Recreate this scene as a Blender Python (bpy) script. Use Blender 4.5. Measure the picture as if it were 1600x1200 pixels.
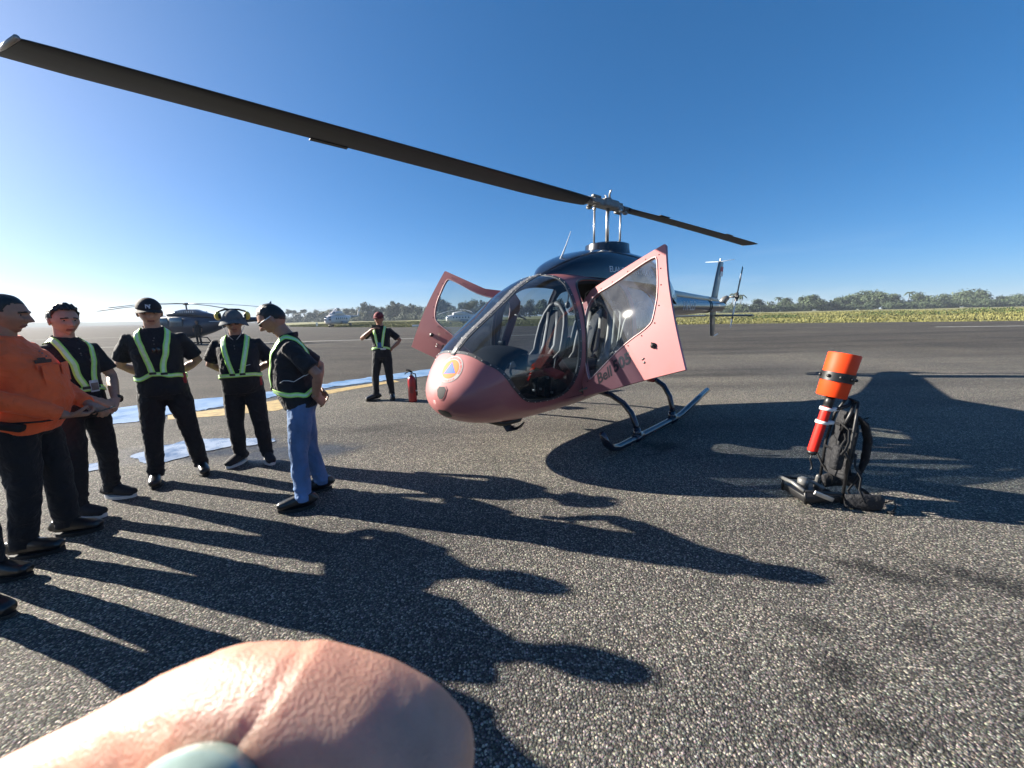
import bpy, bmesh, math, random, time
_T0 = time.time()
import numpy as np
from mathutils import Vector, Matrix, noise
from mathutils.bvhtree import BVHTree
from mathutils.geometry import delaunay_2d_cdt

R = math.radians
random.seed(7)
for o in list(bpy.data.objects):
    bpy.data.objects.remove(o, do_unlink=True)
scene = bpy.context.scene
COL = scene.collection

# ------------------------------------------------------------------ camera
CAM_H = 1.55
PITCH, ROLL = R(10.0), R(1.2)
cam_d = bpy.data.cameras.new("camera")
cam_d.sensor_width = 36.0
cam_d.lens = 601.0 / 1600.0 * 36.0
cam_d.clip_start = 0.004
cam_d.clip_end = 6000
cam = bpy.data.objects.new("camera", cam_d)
COL.objects.link(cam)
cam.matrix_world = (Matrix.Translation((0, 0, CAM_H)) @ Matrix.Rotation(math.pi / 2 - PITCH, 4, 'X')
                    @ Matrix.Rotation(-ROLL, 4, 'Z'))
cam_d.dof.use_dof = True
cam_d.dof.focus_distance = 4.5
cam_d.dof.aperture_fstop = 18.0
scene.camera = cam

# ------------------------------------------------------------------ sky and sun
SUN_EL = R(23.5)
SUN_AZ = R(16.5)                       # the sun stands to the left, a little ahead of the camera
sun_dir = Vector((-math.cos(SUN_AZ) * math.cos(SUN_EL), math.sin(SUN_AZ) * math.cos(SUN_EL), math.sin(SUN_EL)))
world = bpy.data.worlds.new("World")
scene.world = world
world.use_nodes = True
wn, wl = world.node_tree.nodes, world.node_tree.links
wn.clear()
w_out = wn.new('ShaderNodeOutputWorld')
w_bg = wn.new('ShaderNodeBackground')
w_bg.inputs['Strength'].default_value = 0.071
sky = wn.new('ShaderNodeTexSky')
sky.sky_type = 'NISHITA'
sky.sun_disc = False
sky.sun_elevation = SUN_EL
sky.sun_rotation = math.atan2(sun_dir.x, sun_dir.y)
sky.altitude = 0
sky.air_density = 0.65
sky.dust_density = 0.8
sky.ozone_density = 6.5
# thin low cloud wisps: drifting noise that only exists in a low band of the sky, all the way round
tc = wn.new('ShaderNodeTexCoord')
mp = wn.new('ShaderNodeMapping')
mp.inputs['Scale'].default_value = (2.2, 2.2, 17.0)
nz = wn.new('ShaderNodeTexNoise')
nz.inputs['Scale'].default_value = 1.6
nz.inputs['Detail'].default_value = 6
nz.inputs['Roughness'].default_value = 0.55
cr = wn.new('ShaderNodeValToRGB')
cr.color_ramp.elements[0].position = 0.54
cr.color_ramp.elements[0].color = (0, 0, 0, 1)
cr.color_ramp.elements[1].position = 0.78
cr.color_ramp.elements[1].color = (0.22, 0.22, 0.22, 1)
sep = wn.new('ShaderNodeSeparateXYZ')
band = wn.new('ShaderNodeValToRGB')
e = band.color_ramp.elements
e[0].position = 0.0; e[0].color = (0.9, 0.9, 0.9, 1)
e[1].position = 0.16; e[1].color = (0, 0, 0, 1)
mul = wn.new('ShaderNodeMath'); mul.operation = 'MULTIPLY'
mixc = wn.new('ShaderNodeMix'); mixc.data_type = 'RGBA'
mixc.inputs['B'].default_value = (4.2, 4.4, 4.6, 1)
wl.new(tc.outputs['Generated'], mp.inputs['Vector'])
wl.new(mp.outputs['Vector'], nz.inputs['Vector'])
wl.new(nz.outputs['Fac'], cr.inputs['Fac'])
wl.new(tc.outputs['Generated'], sep.inputs['Vector'])
wl.new(sep.outputs['Z'], band.inputs['Fac'])
wl.new(cr.outputs['Color'], mul.inputs[0])
wl.new(band.outputs['Color'], mul.inputs[1])
wl.new(mul.outputs['Value'], mixc.inputs['Factor'])
gam = wn.new('ShaderNodeGamma'); gam.inputs['Gamma'].default_value = 0.72      # deep clear-morning blue
hsv = wn.new('ShaderNodeHueSaturation'); hsv.inputs['Saturation'].default_value = 1.3
wl.new(sky.outputs['Color'], gam.inputs['Color']); wl.new(gam.outputs['Color'], hsv.inputs['Color'])
wl.new(hsv.outputs['Color'], mixc.inputs['A'])
wl.new(mixc.outputs['Result'], w_bg.inputs['Color'])
wl.new(w_bg.outputs['Background'], w_out.inputs['Surface'])

sun_d = bpy.data.lights.new("sun", 'SUN')
sun_d.energy = 5.0
sun_d.angle = R(0.53)
sun_d.color = (1.0, 0.92, 0.80)
sun = bpy.data.objects.new("sun", sun_d)
COL.objects.link(sun)
sun.rotation_euler = sun_dir.to_track_quat('Z', 'Y').to_euler()

scene.render.engine = 'CYCLES'
scene.render.resolution_x, scene.render.resolution_y = 1024, 768
scene.view_settings.view_transform = 'Standard'
scene.view_settings.look = 'None'
scene.view_settings.exposure = 1.82
scene.view_settings.gamma = 1.0
scene.view_settings.use_curve_mapping = False
scene.cycles.max_bounces = 8
scene.cycles.transparent_max_bounces = 12
scene.cycles.use_denoising = True

# ------------------------------------------------------------------ helpers: materials
def new_mat(name):
    m = bpy.data.materials.new(name)
    m.use_nodes = True
    nt = m.node_tree
    return m, nt.nodes, nt.links, nt.nodes['Principled BSDF']

def pm(name, col, rough=0.6, metal=0.0, var=0.15, vs=6.0, bump=0.0, bs=60.0, coat=0.0, spec=0.5, sheen=0.0,
       sss=0.0, rvar=0.0, stretch=None, bump2=0.0, bs2=9.0, sss_scale=0.6):
    """procedural principled material: mottled colour, fine relief, optional larger folds"""
    m, N, L, b = new_mat(name)
    tcn = N.new('ShaderNodeTexCoord')
    vec = tcn.outputs['Object']
    if stretch:
        mpn = N.new('ShaderNodeMapping')
        mpn.inputs['Scale'].default_value = stretch
        L.new(vec, mpn.inputs['Vector'])
        vec = mpn.outputs['Vector']
    n1 = N.new('ShaderNodeTexNoise')
    n1.inputs['Scale'].default_value = vs
    n1.inputs['Detail'].default_value = 5
    L.new(vec, n1.inputs['Vector'])
    rp = N.new('ShaderNodeValToRGB')
    rp.color_ramp.elements[0].position = 0.3
    rp.color_ramp.elements[1].position = 0.7
    lo = [c * (1 - var) for c in col]; hi = [min(1, c * (1 + var)) for c in col]
    rp.color_ramp.elements[0].color = (*lo, 1)
    rp.color_ramp.elements[1].color = (*hi, 1)
    L.new(n1.outputs['Fac'], rp.inputs['Fac'])
    L.new(rp.outputs['Color'], b.inputs['Base Color'])
    b.inputs['Roughness'].default_value = rough
    b.inputs['Metallic'].default_value = metal
    b.inputs['Coat Weight'].default_value = coat
    b.inputs['Coat Roughness'].default_value = 0.06
    b.inputs['Specular IOR Level'].default_value = spec
    b.inputs['Sheen Weight'].default_value = sheen
    if sss:
        b.inputs['Subsurface Weight'].default_value = sss
        b.inputs['Subsurface Radius'].default_value = (0.012, 0.005, 0.003)
        b.inputs['Subsurface Scale'].default_value = sss_scale
    if rvar:
        mr = N.new('ShaderNodeMapRange')
        mr.inputs['To Min'].default_value = max(0.02, rough - rvar)
        mr.inputs['To Max'].default_value = min(1, rough + rvar)
        L.new(n1.outputs['Fac'], mr.inputs['Value'])
        L.new(mr.outputs['Result'], b.inputs['Roughness'])
    last = None
    if bump:
        n2 = N.new('ShaderNodeTexNoise')
        n2.inputs['Scale'].default_value = bs
        n2.inputs['Detail'].default_value = 4
        L.new(tcn.outputs['Object'], n2.inputs['Vector'])
        bp = N.new('ShaderNodeBump')
        bp.inputs['Strength'].default_value = bump
        bp.inputs['Distance'].default_value = 0.01
        L.new(n2.outputs['Fac'], bp.inputs['Height'])
        last = bp
    if bump2:
        n3 = N.new('ShaderNodeTexNoise')
        n3.inputs['Scale'].default_value = bs2
        n3.inputs['Detail'].default_value = 3
        n3.inputs['Distortion'].default_value = 1.2
        L.new(tcn.outputs['Object'], n3.inputs['Vector'])
        b2 = N.new('ShaderNodeBump')
        b2.inputs['Strength'].default_value = bump2
        b2.inputs['Distance'].default_value = 0.05
        L.new(n3.outputs['Fac'], b2.inputs['Height'])
        if last: L.new(last.outputs['Normal'], b2.inputs['Normal'])
        last = b2
    if last: L.new(last.outputs['Normal'], b.inputs['Normal'])
    return m

def glass_mat(name, tint=(0.8, 0.86, 0.88), refl=0.06, rough=0.02, dust=0.03):
    """thin pane: clear sheet with angle dependent mirror reflection and a little dust"""
    m, N, L, b = new_mat(name)
    N.remove(b)
    out = N['Material Output']
    tr = N.new('ShaderNodeBsdfTransparent'); tr.inputs['Color'].default_value = (*tint, 1)
    gl = N.new('ShaderNodeBsdfGlossy'); gl.inputs['Roughness'].default_value = rough
    gl.inputs['Color'].default_value = (1, 1, 1, 1)
    df = N.new('ShaderNodeBsdfDiffuse'); df.inputs['Color'].default_value = (0.6, 0.6, 0.6, 1)
    lw = N.new('ShaderNodeLayerWeight'); lw.inputs['Blend'].default_value = 0.5
    pw = N.new('ShaderNodeMath'); pw.operation = 'POWER'; pw.inputs[1].default_value = 4.0
    L.new(lw.outputs['Facing'], pw.inputs[0])
    ma = N.new('ShaderNodeMath'); ma.operation = 'MULTIPLY_ADD'
    ma.inputs[1].default_value = 0.75; ma.inputs[2].default_value = refl
    L.new(pw.outputs[0], ma.inputs[0])
    tcn = N.new('ShaderNodeTexCoord')
    nn = N.new('ShaderNodeTexNoise'); nn.inputs['Scale'].default_value = 9; nn.inputs['Detail'].default_value = 6
    L.new(tcn.outputs['Object'], nn.inputs['Vector'])
    dm = N.new('ShaderNodeMath'); dm.operation = 'MULTIPLY'; dm.inputs[1].default_value = dust * 2
    L.new(nn.outputs['Fac'], dm.inputs[0])
    m1 = N.new('ShaderNodeMixShader'); m2 = N.new('ShaderNodeMixShader')
    L.new(dm.outputs[0], m1.inputs[0]); L.new(tr.outputs[0], m1.inputs[1]); L.new(df.outputs[0], m1.inputs[2])
    L.new(ma.outputs[0], m2.inputs[0]); L.new(m1.outputs[0], m2.inputs[1]); L.new(gl.outputs[0], m2.inputs[2])
    L.new(m2.outputs[0], out.inputs['Surface'])
    return m

# ------------------------------------------------------------------ helpers: objects
def tag(o, label=None, cat=None, group=None, kind=None):
    if label: o['label'] = label
    if cat: o['category'] = cat
    if group: o['group'] = group
    if kind: o['kind'] = kind
    return o

def empty(name, loc=(0, 0, 0), rz=0.0):
    o = bpy.data.objects.new(name, None)
    o.empty_display_size = 0.2
    o.location = loc; o.rotation_euler = (0, 0, rz)
    COL.objects.link(o)
    return o

def obj(name, bm, mats, parent=None, smooth=True, loc=None):
    if isinstance(bm, bpy.types.Mesh):
        me = bm
    else:
        me = bpy.data.meshes.new(name)
        bm.normal_update()
        bm.to_mesh(me); bm.free()
    if not isinstance(mats, (list, tuple)): mats = [mats]
    if len(me.materials): me.materials.clear()
    for m in mats: me.materials.append(m)
    if smooth:
        me.polygons.foreach_set('use_smooth', [True] * len(me.polygons))
    o = bpy.data.objects.new(name, me)
    COL.objects.link(o)
    if parent: o.parent = parent
    if loc: o.location = loc
    return o

def crisp(o, ang=35):
    md = o.modifiers.new('crisp', 'EDGE_SPLIT'); md.split_angle = R(ang); return o

def sharp(o, ang=35):
    """keep hard edges crisp on a smooth-shaded mesh"""
    me = o.data
    bm = bmesh.new(); bm.from_mesh(me)
    for e_ in bm.edges:
        if len(e_.link_faces) == 2 and e_.calc_face_angle(0) > R(ang): e_.smooth = False
    bm.to_mesh(me); bm.free()
    return o

def copy_tree(o, parent=None):
    c = o.copy(); COL.objects.link(c)
    if parent: c.parent = parent
    for ch in list(o.children): copy_tree(ch, c)
    return c

def V(*a): return Vector(a)

def frame(t, side=None):
    t = Vector(t).normalized()
    if side is None or abs(t.dot(Vector(side).normalized())) > 0.98:
        side = V(1, 0, 0) if abs(t.x) < 0.9 else V(0, 1, 0)
    side = Vector(side)
    s = (side - t * side.dot(t)).normalized()
    return s, t.cross(s)

def tube(bm, pts, rad, n=12, side=None, cap=True, power=2.0, mi=0):
    """loft of (super)elliptical rings along a path; rad entries r or (rx, ry)"""
    pts = [Vector(p) for p in pts]
    rings = []
    if not isinstance(rad, (list, tuple)) or (isinstance(rad, tuple)): rad = [rad] * len(pts)
    ps = None
    for i, p in enumerate(pts):
        a = pts[max(0, i - 1)]; b = pts[min(len(pts) - 1, i + 1)]
        t = (b - a)
        sd = side if side is not None else ps
        s, u = frame(t, sd); ps = s
        r = rad[i]
        rx, ry = (r if isinstance(r, (list, tuple)) else (r, r))
        ring = []
        for k in range(n):
            an = 2 * math.pi * k / n
            c, sn = math.cos(an), math.sin(an)
            c = math.copysign(abs(c) ** (2 / power), c); sn = math.copysign(abs(sn) ** (2 / power), sn)
            ring.append(bm.verts.new(p + s * (c * rx) + u * (sn * ry)))
        rings.append(ring)
    fs = []
    for a, b in zip(rings, rings[1:]):
        for k in range(n):
            fs.append(bm.faces.new((a[k], a[(k + 1) % n], b[(k + 1) % n], b[k])))
    if cap:
        fs.append(bm.faces.new(list(reversed(rings[0])))); fs.append(bm.faces.new(rings[-1]))
    for f in fs: f.material_index = mi
    return rings

def box(bm, c, s, rot=None, bev=0.0, mi=0):
    """box centred at c with size s, optionally rotated and bevelled"""
    r = bmesh.ops.create_cube(bm, size=1.0)
    vs = r['verts']
    bmesh.ops.scale(bm, vec=s, verts=vs)
    fset = set(f for v in vs for f in v.link_faces)
    if bev > 0:
        es = list(set(e_ for v in vs for e_ in v.link_edges))
        g = bmesh.ops.bevel(bm, geom=es, offset=bev, segments=2, affect='EDGES', profile=0.5)
        vs = list(set(v for f in g['faces'] for v in f.verts) | set(v for v in vs if v.is_valid))
        fset = set(f for v in vs for f in v.link_faces)
    if rot is not None:
        bmesh.ops.rotate(bm, cent=(0, 0, 0), matrix=rot.to_3x3() if hasattr(rot, 'to_3x3') else rot, verts=vs)
    bmesh.ops.translate(bm, vec=c, verts=vs)
    for f in fset: f.material_index = mi
    return vs

def bm_tube(*a, **k):
    bm = bmesh.new(); tube(bm, *a, **k); return bm

def bm_box(*a, **k):
    bm = bmesh.new(); box(bm, *a, **k); return bm

def ell(bm, c, r, u=16, v=10, rot=None, mi=0):
    g = bmesh.ops.create_uvsphere(bm, u_segments=u, v_segments=v, radius=1.0)
    vs = g['verts']
    bmesh.ops.scale(bm, vec=r, verts=vs)
    if rot is not None: bmesh.ops.rotate(bm, cent=(0, 0, 0), matrix=rot.to_3x3(), verts=vs)
    bmesh.ops.translate(bm, vec=c, verts=vs)
    for f in set(f for vv in vs for f in vv.link_faces): f.material_index = mi
    return vs

SCRATCH = bpy.data.scenes.new('scratch')           # a side scene, so that welding a part never re-evaluates the whole place
def scratch_graph():
    vl = SCRATCH.view_layers[0]; vl.update()
    return vl.depsgraph

def remesh(bm, voxel, smooth=3, disp=0.0, dscale=0.15, sub=0):
    """weld overlapping lofts into one continuous skin"""
    me = bpy.data.meshes.new('tmp'); bmesh.ops.recalc_face_normals(bm, faces=bm.faces)
    bm.to_mesh(me); bm.free()
    o = bpy.data.objects.new('tmp', me); SCRATCH.collection.objects.link(o)
    md = o.modifiers.new('r', 'REMESH'); md.mode = 'VOXEL'; md.voxel_size = voxel
    if smooth:
        ms = o.modifiers.new('s', 'SMOOTH'); ms.iterations = smooth; ms.factor = 0.5
    if disp:
        tx = bpy.data.textures.new('folds', 'CLOUDS'); tx.noise_scale = dscale; tx.noise_depth = 2
        dm = o.modifiers.new('d', 'DISPLACE'); dm.texture = tx; dm.strength = disp; dm.mid_level = 0.5
    dg = scratch_graph()
    out = bpy.data.meshes.new_from_object(o.evaluated_get(dg))
    bpy.data.objects.remove(o, do_unlink=True); bpy.data.meshes.remove(me)
    return out

def interp(x, xs, ys):
    """monotone cubic interpolation, xs ascending"""
    xs = np.asarray(xs, float); ys = np.asarray(ys, float)
    h = np.diff(xs); d = np.diff(ys) / h
    m = np.zeros_like(ys); m[0] = d[0]; m[-1] = d[-1]
    for i in range(1, len(xs) - 1):
        if d[i - 1] * d[i] <= 0: m[i] = 0
        else:
            w1 = 2 * h[i] + h[i - 1]; w2 = h[i] + 2 * h[i - 1]
            m[i] = (w1 + w2) / (w1 / d[i - 1] + w2 / d[i])
    x = min(max(x, xs[0]), xs[-1])
    i = min(len(xs) - 2, max(0, int(np.searchsorted(xs, x) - 1)))
    t = (x - xs[i]) / h[i]
    return float((2*t**3-3*t**2+1)*ys[i] + (t**3-2*t**2+t)*h[i]*m[i] + (-2*t**3+3*t**2)*ys[i+1] + (t**3-t**2)*h[i]*m[i+1])

def text_mesh(s, size=1.0, extrude=0.0, align='LEFT', shear=0.0, bold=0.0):
    cu = bpy.data.curves.new('t', 'FONT'); cu.body = s; cu.size = size; cu.align_x = align; cu.shear = shear
    cu.offset = bold; cu.extrude = extrude; cu.resolution_u = 3
    o = bpy.data.objects.new('t', cu); SCRATCH.collection.objects.link(o)
    dg = scratch_graph()
    me = bpy.data.meshes.new_from_object(o.evaluated_get(dg))
    bpy.data.objects.remove(o, do_unlink=True)
    return me

def subdivide_2d(me, maxlen):
    bm = bmesh.new(); bm.from_mesh(me)
    bmesh.ops.triangulate(bm, faces=bm.faces)
    for _ in range(4):
        es = [e_ for e_ in bm.edges if e_.calc_length() > maxlen]
        if not es: break
        bmesh.ops.subdivide_edges(bm, edges=es, cuts=1)
        bmesh.ops.triangulate(bm, faces=bm.faces)
    bm.to_mesh(me); bm.free()
    return me

def fill2d(poly, step, holes=()):
    """triangulate a polygon (with holes) with interior grid points, returns verts, faces"""
    pts = []; edges = []
    def addloop(lp):
        dense = []
        for a, b in zip(lp, lp[1:] + lp[:1]):
            L_ = math.hypot(b[0] - a[0], b[1] - a[1]); k = max(1, int(math.ceil(L_ / step)))
            for j in range(k):
                dense.append((a[0] + (b[0] - a[0]) * j / k, a[1] + (b[1] - a[1]) * j / k))
        i0 = len(pts); pts.extend(dense)
        for j in range(len(dense)): edges.append((i0 + j, i0 + (j + 1) % len(dense)))
        return dense
    loops = [addloop(list(poly))] + [addloop(list(h)) for h in holes]
    def inside(p, lp):
        c = False; x, y = p; j = len(lp) - 1
        for i in range(len(lp)):
            if (lp[i][1] > y) != (lp[j][1] > y) and x < (lp[j][0]-lp[i][0]) * (y-lp[i][1]) / (lp[j][1]-lp[i][1]) + lp[i][0]: c = not c
            j = i
        return c
    bp = np.array(pts)
    x0, y0 = bp.min(0); x1, y1 = bp.max(0)
    ny = int((y1 - y0) / step) + 1; nx = int((x1 - x0) / step) + 1
    gj, gi = np.meshgrid(np.arange(ny + 1), np.arange(nx + 1), indexing='ij')
    gp = np.stack([x0 + (gi + 0.5 * (gj % 2)) * step, y0 + gj * step], -1).reshape(-1, 2)
    def inside_np(q, lp):
        c = np.zeros(len(q), bool); l = np.array(lp); m = np.roll(l, 1, 0)
        for (ax_, ay_), (bx_, by_) in zip(l, m):
            if ay_ == by_: continue
            c ^= ((ay_ > q[:, 1]) != (by_ > q[:, 1])) & (q[:, 0] < (bx_ - ax_) * (q[:, 1] - ay_) / (by_ - ay_) + ax_)
        return c
    ok = inside_np(gp, loops[0])
    for h in loops[1:]: ok &= ~inside_np(gp, h)
    for p in gp[ok]:
        p = (float(p[0]), float(p[1]))
        if True:
            if True:
                if np.min(np.abs(bp[:, 0] - p[0]) + np.abs(bp[:, 1] - p[1])) > step * 0.55: pts.append(p)
    vs, es, fs, *_ = delaunay_2d_cdt([Vector(p) for p in pts], edges, [], 0, 1e-7)
    ce = np.array([tuple(sum((vs[i] for i in f), Vector((0, 0))) / len(f)) for f in fs])
    ok = inside_np(ce, loops[0])
    for h in loops[1:]: ok &= ~inside_np(ce, h)
    va = np.array([tuple(v) for v in vs])
    def tri_ok(f):
        (x0_, y0_), (x1_, y1_), (x2_, y2_) = va[f[0]], va[f[1]], va[f[2]]
        ar = abs((x1_ - x0_) * (y2_ - y0_) - (x2_ - x0_) * (y1_ - y0_))
        lm_ = max(math.hypot(x1_ - x0_, y1_ - y0_), math.hypot(x2_ - x1_, y2_ - y1_), math.hypot(x0_ - x2_, y0_ - y2_))
        return ar > .03 * lm_ * lm_                       # no slivers along straight borders
    good = [tuple(f) for f, k_ in zip(fs, ok) if k_ and tri_ok(f)]
    return [tuple(v) for v in vs], good

def smooth_loop(pts, it=2):
    """Chaikin corner cutting of a closed polygon"""
    for _ in range(it):
        q = []
        for a, b in zip(pts, pts[1:] + pts[:1]):
            q.append((a[0] * .75 + b[0] * .25, a[1] * .75 + b[1] * .25)); q.append((a[0] * .25 + b[0] * .75, a[1] * .25 + b[1] * .75))
        pts = q
    return pts

def offset_loop(pts, d):
    """move a closed polygon inwards by d (sign by orientation)"""
    ar = sum(a[0] * b[1] - b[0] * a[1] for a, b in zip(pts, pts[1:] + pts[:1]))
    s = 1 if ar > 0 else -1
    n = len(pts); out = []
    for i in range(n):
        a = Vector(pts[i - 1]); b = Vector(pts[(i + 1) % n])
        t = (b - a).normalized()
        out.append((pts[i][0] - t.y * d * s, pts[i][1] + t.x * d * s))
    return out

# ------------------------------------------------------------------ shared materials
M = {}
M['pink'] = pm('rose_metallic_paint', (0.325, 0.112, 0.112), 0.6, 0.0, 0.05, 3, coat=0.55, spec=0.3, rvar=0.05)
M['navy'] = pm('dark_navy_gloss_paint', (0.006, 0.009, 0.017), 0.2, 0.0, 0.2, 4, coat=0.6, rvar=0.06)
M['blade'] = pm('weathered_blade_paint', (0.008, 0.0105, 0.014), 0.55, 0.0, 0.3, 3, bump=0.03, stretch=(0.5, 4, 4))
M['blade_tip'] = pm('bare_blade_strip', (0.32, 0.31, 0.29), 0.4, 0.6, 0.15, 8)
M['black'] = pm('black_plastic', (0.008, 0.008, 0.009), 0.45, 0, 0.2, 12, bump=0.05, bs=200)
M['blacksoft'] = pm('black_webbing', (0.006, 0.006, 0.007), 0.8, 0, 0.25, 30, bump=0.25, bs=350)
M['cabin'] = pm('dark_cabin_lining', (0.009, 0.010, 0.012), 0.85, 0, 0.2, 10, bump=0.08, bs=120)
M['grey_seat'] = pm('grey_leather', (0.11, 0.108, 0.105), 0.5, 0, 0.12, 12, bump=0.1, bs=150)
M['steel'] = pm('brushed_steel', (0.55, 0.54, 0.52), 0.35, 0.9, 0.1, 20)
M['hubgrey'] = pm('grey_hub_paint', (0.16, 0.16, 0.155), 0.45, 0.4, 0.3, 25, bump=0.05)
M['skid'] = pm('dark_blue_skid_paint', (0.012, 0.016, 0.03), 0.22, 0.2, 0.25, 15, coat=0.5, rvar=0.08)
M['white'] = pm('white_paint', (0.75, 0.75, 0.73), 0.45, 0, 0.06, 20)
M['orange_decal'] = pm('orange_decal', (0.80, 0.15, 0.015), 0.6, 0, 0.03, 20, spec=0.2)
M['blue_decal'] = pm('blue_decal', (0.035, 0.10, 0.42), 0.6, 0, 0.03, 20, spec=0.2)
M['text_dark'] = pm('dark_lettering', (0.03, 0.014, 0.016), 0.4, 0, 0.1, 20)
M['text_pale'] = pm('pale_lettering', (0.62, 0.62, 0.62), 0.4, 0, 0.05, 20)
M['red'] = pm('red_enamel', (0.36, 0.008, 0.012), 0.28, 0, 0.08, 10, coat=0.4)
M['flagred'] = pm('flag_red', (0.55, 0.02, 0.02), 0.5, 0, 0.05, 10)
M['glass'] = glass_mat('acrylic_windscreen', (0.38, 0.43, 0.48), 0.05, 0.015, 0.015)
M['door_glass'] = glass_mat('acrylic_door_window', (0.72, 0.78, 0.80), 0.06, 0.03, 0.05)
HAZE = 0.00035
# ------------------------------------------------------------------ ground
def asphalt_material():
    m, N, L, b = new_mat('worn_asphalt')
    tcn = N.new('ShaderNodeTexCoord'); P = tcn.outputs['Object']
    def noise_(scale, detail=4, rough=0.55, vec=P, dist=0.0):
        n = N.new('ShaderNodeTexNoise'); n.inputs['Scale'].default_value = scale
        n.inputs['Detail'].default_value = detail; n.inputs['Roughness'].default_value = rough
        n.inputs['Distortion'].default_value = dist
        L.new(vec, n.inputs['Vector']); return n.outputs['Fac']
    def ramp(fac, a, b_, ca=(0, 0, 0), cb=(1, 1, 1)):
        r = N.new('ShaderNodeValToRGB')
        r.color_ramp.elements[0].position = a; r.color_ramp.elements[1].position = b_
        r.color_ramp.elements[0].color = (*ca, 1); r.color_ramp.elements[1].color = (*cb, 1)
        L.new(fac, r.inputs['Fac']); return r.outputs['Color']
    def mix(f, a, b_, bt='MIX'):
        x = N.new('ShaderNodeMix'); x.data_type = 'RGBA'; x.blend_type = bt
        for inp, val in ((x.inputs['Factor'], f), (x.inputs['A'], a), (x.inputs['B'], b_)):
            if isinstance(val, (int, float)): inp.default_value = val
            elif isinstance(val, tuple): inp.default_value = (*val, 1)
            else: L.new(val, inp)
        return x.outputs['Result']
    def math_(op, a, b_=None, c=None):
        x = N.new('ShaderNodeMath'); x.operation = op
        for i, val in enumerate((a, b_, c)):
            if val is None: continue
            if isinstance(val, (int, float)): x.inputs[i].default_value = val
            else: L.new(val, x.inputs[i])
        return x.outputs[0]
    # stones of the aggregate
    wob = N.new('ShaderNodeTexNoise'); wob.inputs['Scale'].default_value = 60
    L.new(P, wob.inputs['Vector'])
    vadd = N.new('ShaderNodeVectorMath'); vadd.operation = 'MULTIPLY_ADD'
    vadd.inputs[1].default_value = (0.012, 0.012, 0.012)
    L.new(wob.outputs['Color'], vadd.inputs[0]); L.new(P, vadd.inputs[2])
    vo = N.new('ShaderNodeTexVoronoi'); vo.inputs['Scale'].default_value = 95; vo.inputs['Randomness'].default_value = 1
    L.new(vadd.outputs[0], vo.inputs['Vector'])
    vf = N.new('ShaderNodeTexVoronoi'); vf.inputs['Scale'].default_value = 260
    L.new(P, vf.inputs['Vector'])
    sepc = N.new('ShaderNodeSeparateColor'); L.new(vo.outputs['Color'], sepc.inputs[0])
    st = N.new('ShaderNodeValToRGB')
    el = st.color_ramp.elements
    el[0].position = 0.0; el[0].color = (0.085, 0.083, 0.080, 1)
    el[1].position = 1.0; el[1].color = (0.66, 0.62, 0.54, 1)
    k = el.new(0.45); k.color = (0.175, 0.170, 0.160, 1)
    k = el.new(0.82); k.color = (0.34, 0.325, 0.295, 1)
    L.new(sepc.outputs[0], st.inputs['Fac'])
    binder = ramp(vo.outputs['Distance'], 0.35, 0.75)
    col = mix(binder, st.outputs['Color'], (0.055, 0.054, 0.054))
    col = mix(0.35, col, mix(1.0, col, vf.outputs['Color'], 'MULTIPLY'))
    # broad tone changes, worn lanes, greasy blotches
    broad = ramp(noise_(0.35, 5, 0.6), 0.3, 0.75, (0.74, 0.74, 0.74), (1.16, 1.12, 1.03))
    col = mix(1.0, col, broad, 'MULTIPLY')
    lanes = N.new('ShaderNodeMapping'); lanes.inputs['Scale'].default_value = (0.05, 0.5, 1); lanes.inputs['Rotation'].default_value = (0, 0, R(-8))
    L.new(P, lanes.inputs['Vector'])
    lane = ramp(noise_(1.1, 4, 0.6, lanes.outputs[0]), 0.42, 0.66, (1.04, 1.03, 1.0), (0.50, 0.50, 0.52))
    col = mix(0.8, col, mix(1.0, col, lane, 'MULTIPLY'))
    # the apron beyond the drain line and the far lanes are an older, darker pour
    sx_ = N.new('ShaderNodeSeparateXYZ'); L.new(P, sx_.inputs[0])
    dl = math_('ADD', math_('MULTIPLY', math_('ADD', sx_.outputs[0], 7.3), -0.67), math_('MULTIPLY', math_('ADD', sx_.outputs[1], -6.1), 0.74))
    far1 = ramp(math_('MULTIPLY_ADD', dl, 0.5, 0.5), 0.45, 0.55)
    far2 = ramp(math_('MULTIPLY', math_('MULTIPLY_ADD', noise_(0.12, 4), 10, sx_.outputs[1]), 0.02), 0.24, 0.44)
    col = mix(math_('MAXIMUM', far1, far2), col, mix(1.0, col, (0.56, 0.54, 0.53), 'MULTIPLY'))
    # oil and rubber stains with a place of their own
    stain = None
    for (sx, sy, rx, ry, rz, amt) in ((2.22, 2.05, .42, .13, -28, .85), (2.72, 1.95, .55, .16, -38, .8), (1.42, 1.42, .18, .14, 10, .7),
                                      (1.50, 1.66, .16, .09, -20, .6), (1.35, 1.20, .30, .10, -15, .55), (1.95, 1.62, .2, .1, 20, .5), (1.75, 4.35, .42, .25, 0, .9),
                                      (-1.9, 5.4, .8, .25, 25, .4), (4.8, 9.5, 2.8, .5, 4, .55), (9, 14.5, 5, .7, 3, .5), (-9, 17, 6, .6, -5, .4), (-6, 24, 7, 1, 5, .4)):
        mpn = N.new('ShaderNodeMapping'); mpn.vector_type = 'TEXTURE'
        mpn.inputs['Location'].default_value = (sx, sy, 0); mpn.inputs['Rotation'].default_value = (0, 0, R(rz))
        mpn.inputs['Scale'].default_value = (rx, ry, 1)
        L.new(P, mpn.inputs['Vector'])
        ln = N.new('ShaderNodeVectorMath'); ln.operation = 'LENGTH'; L.new(mpn.outputs[0], ln.inputs[0])
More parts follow.
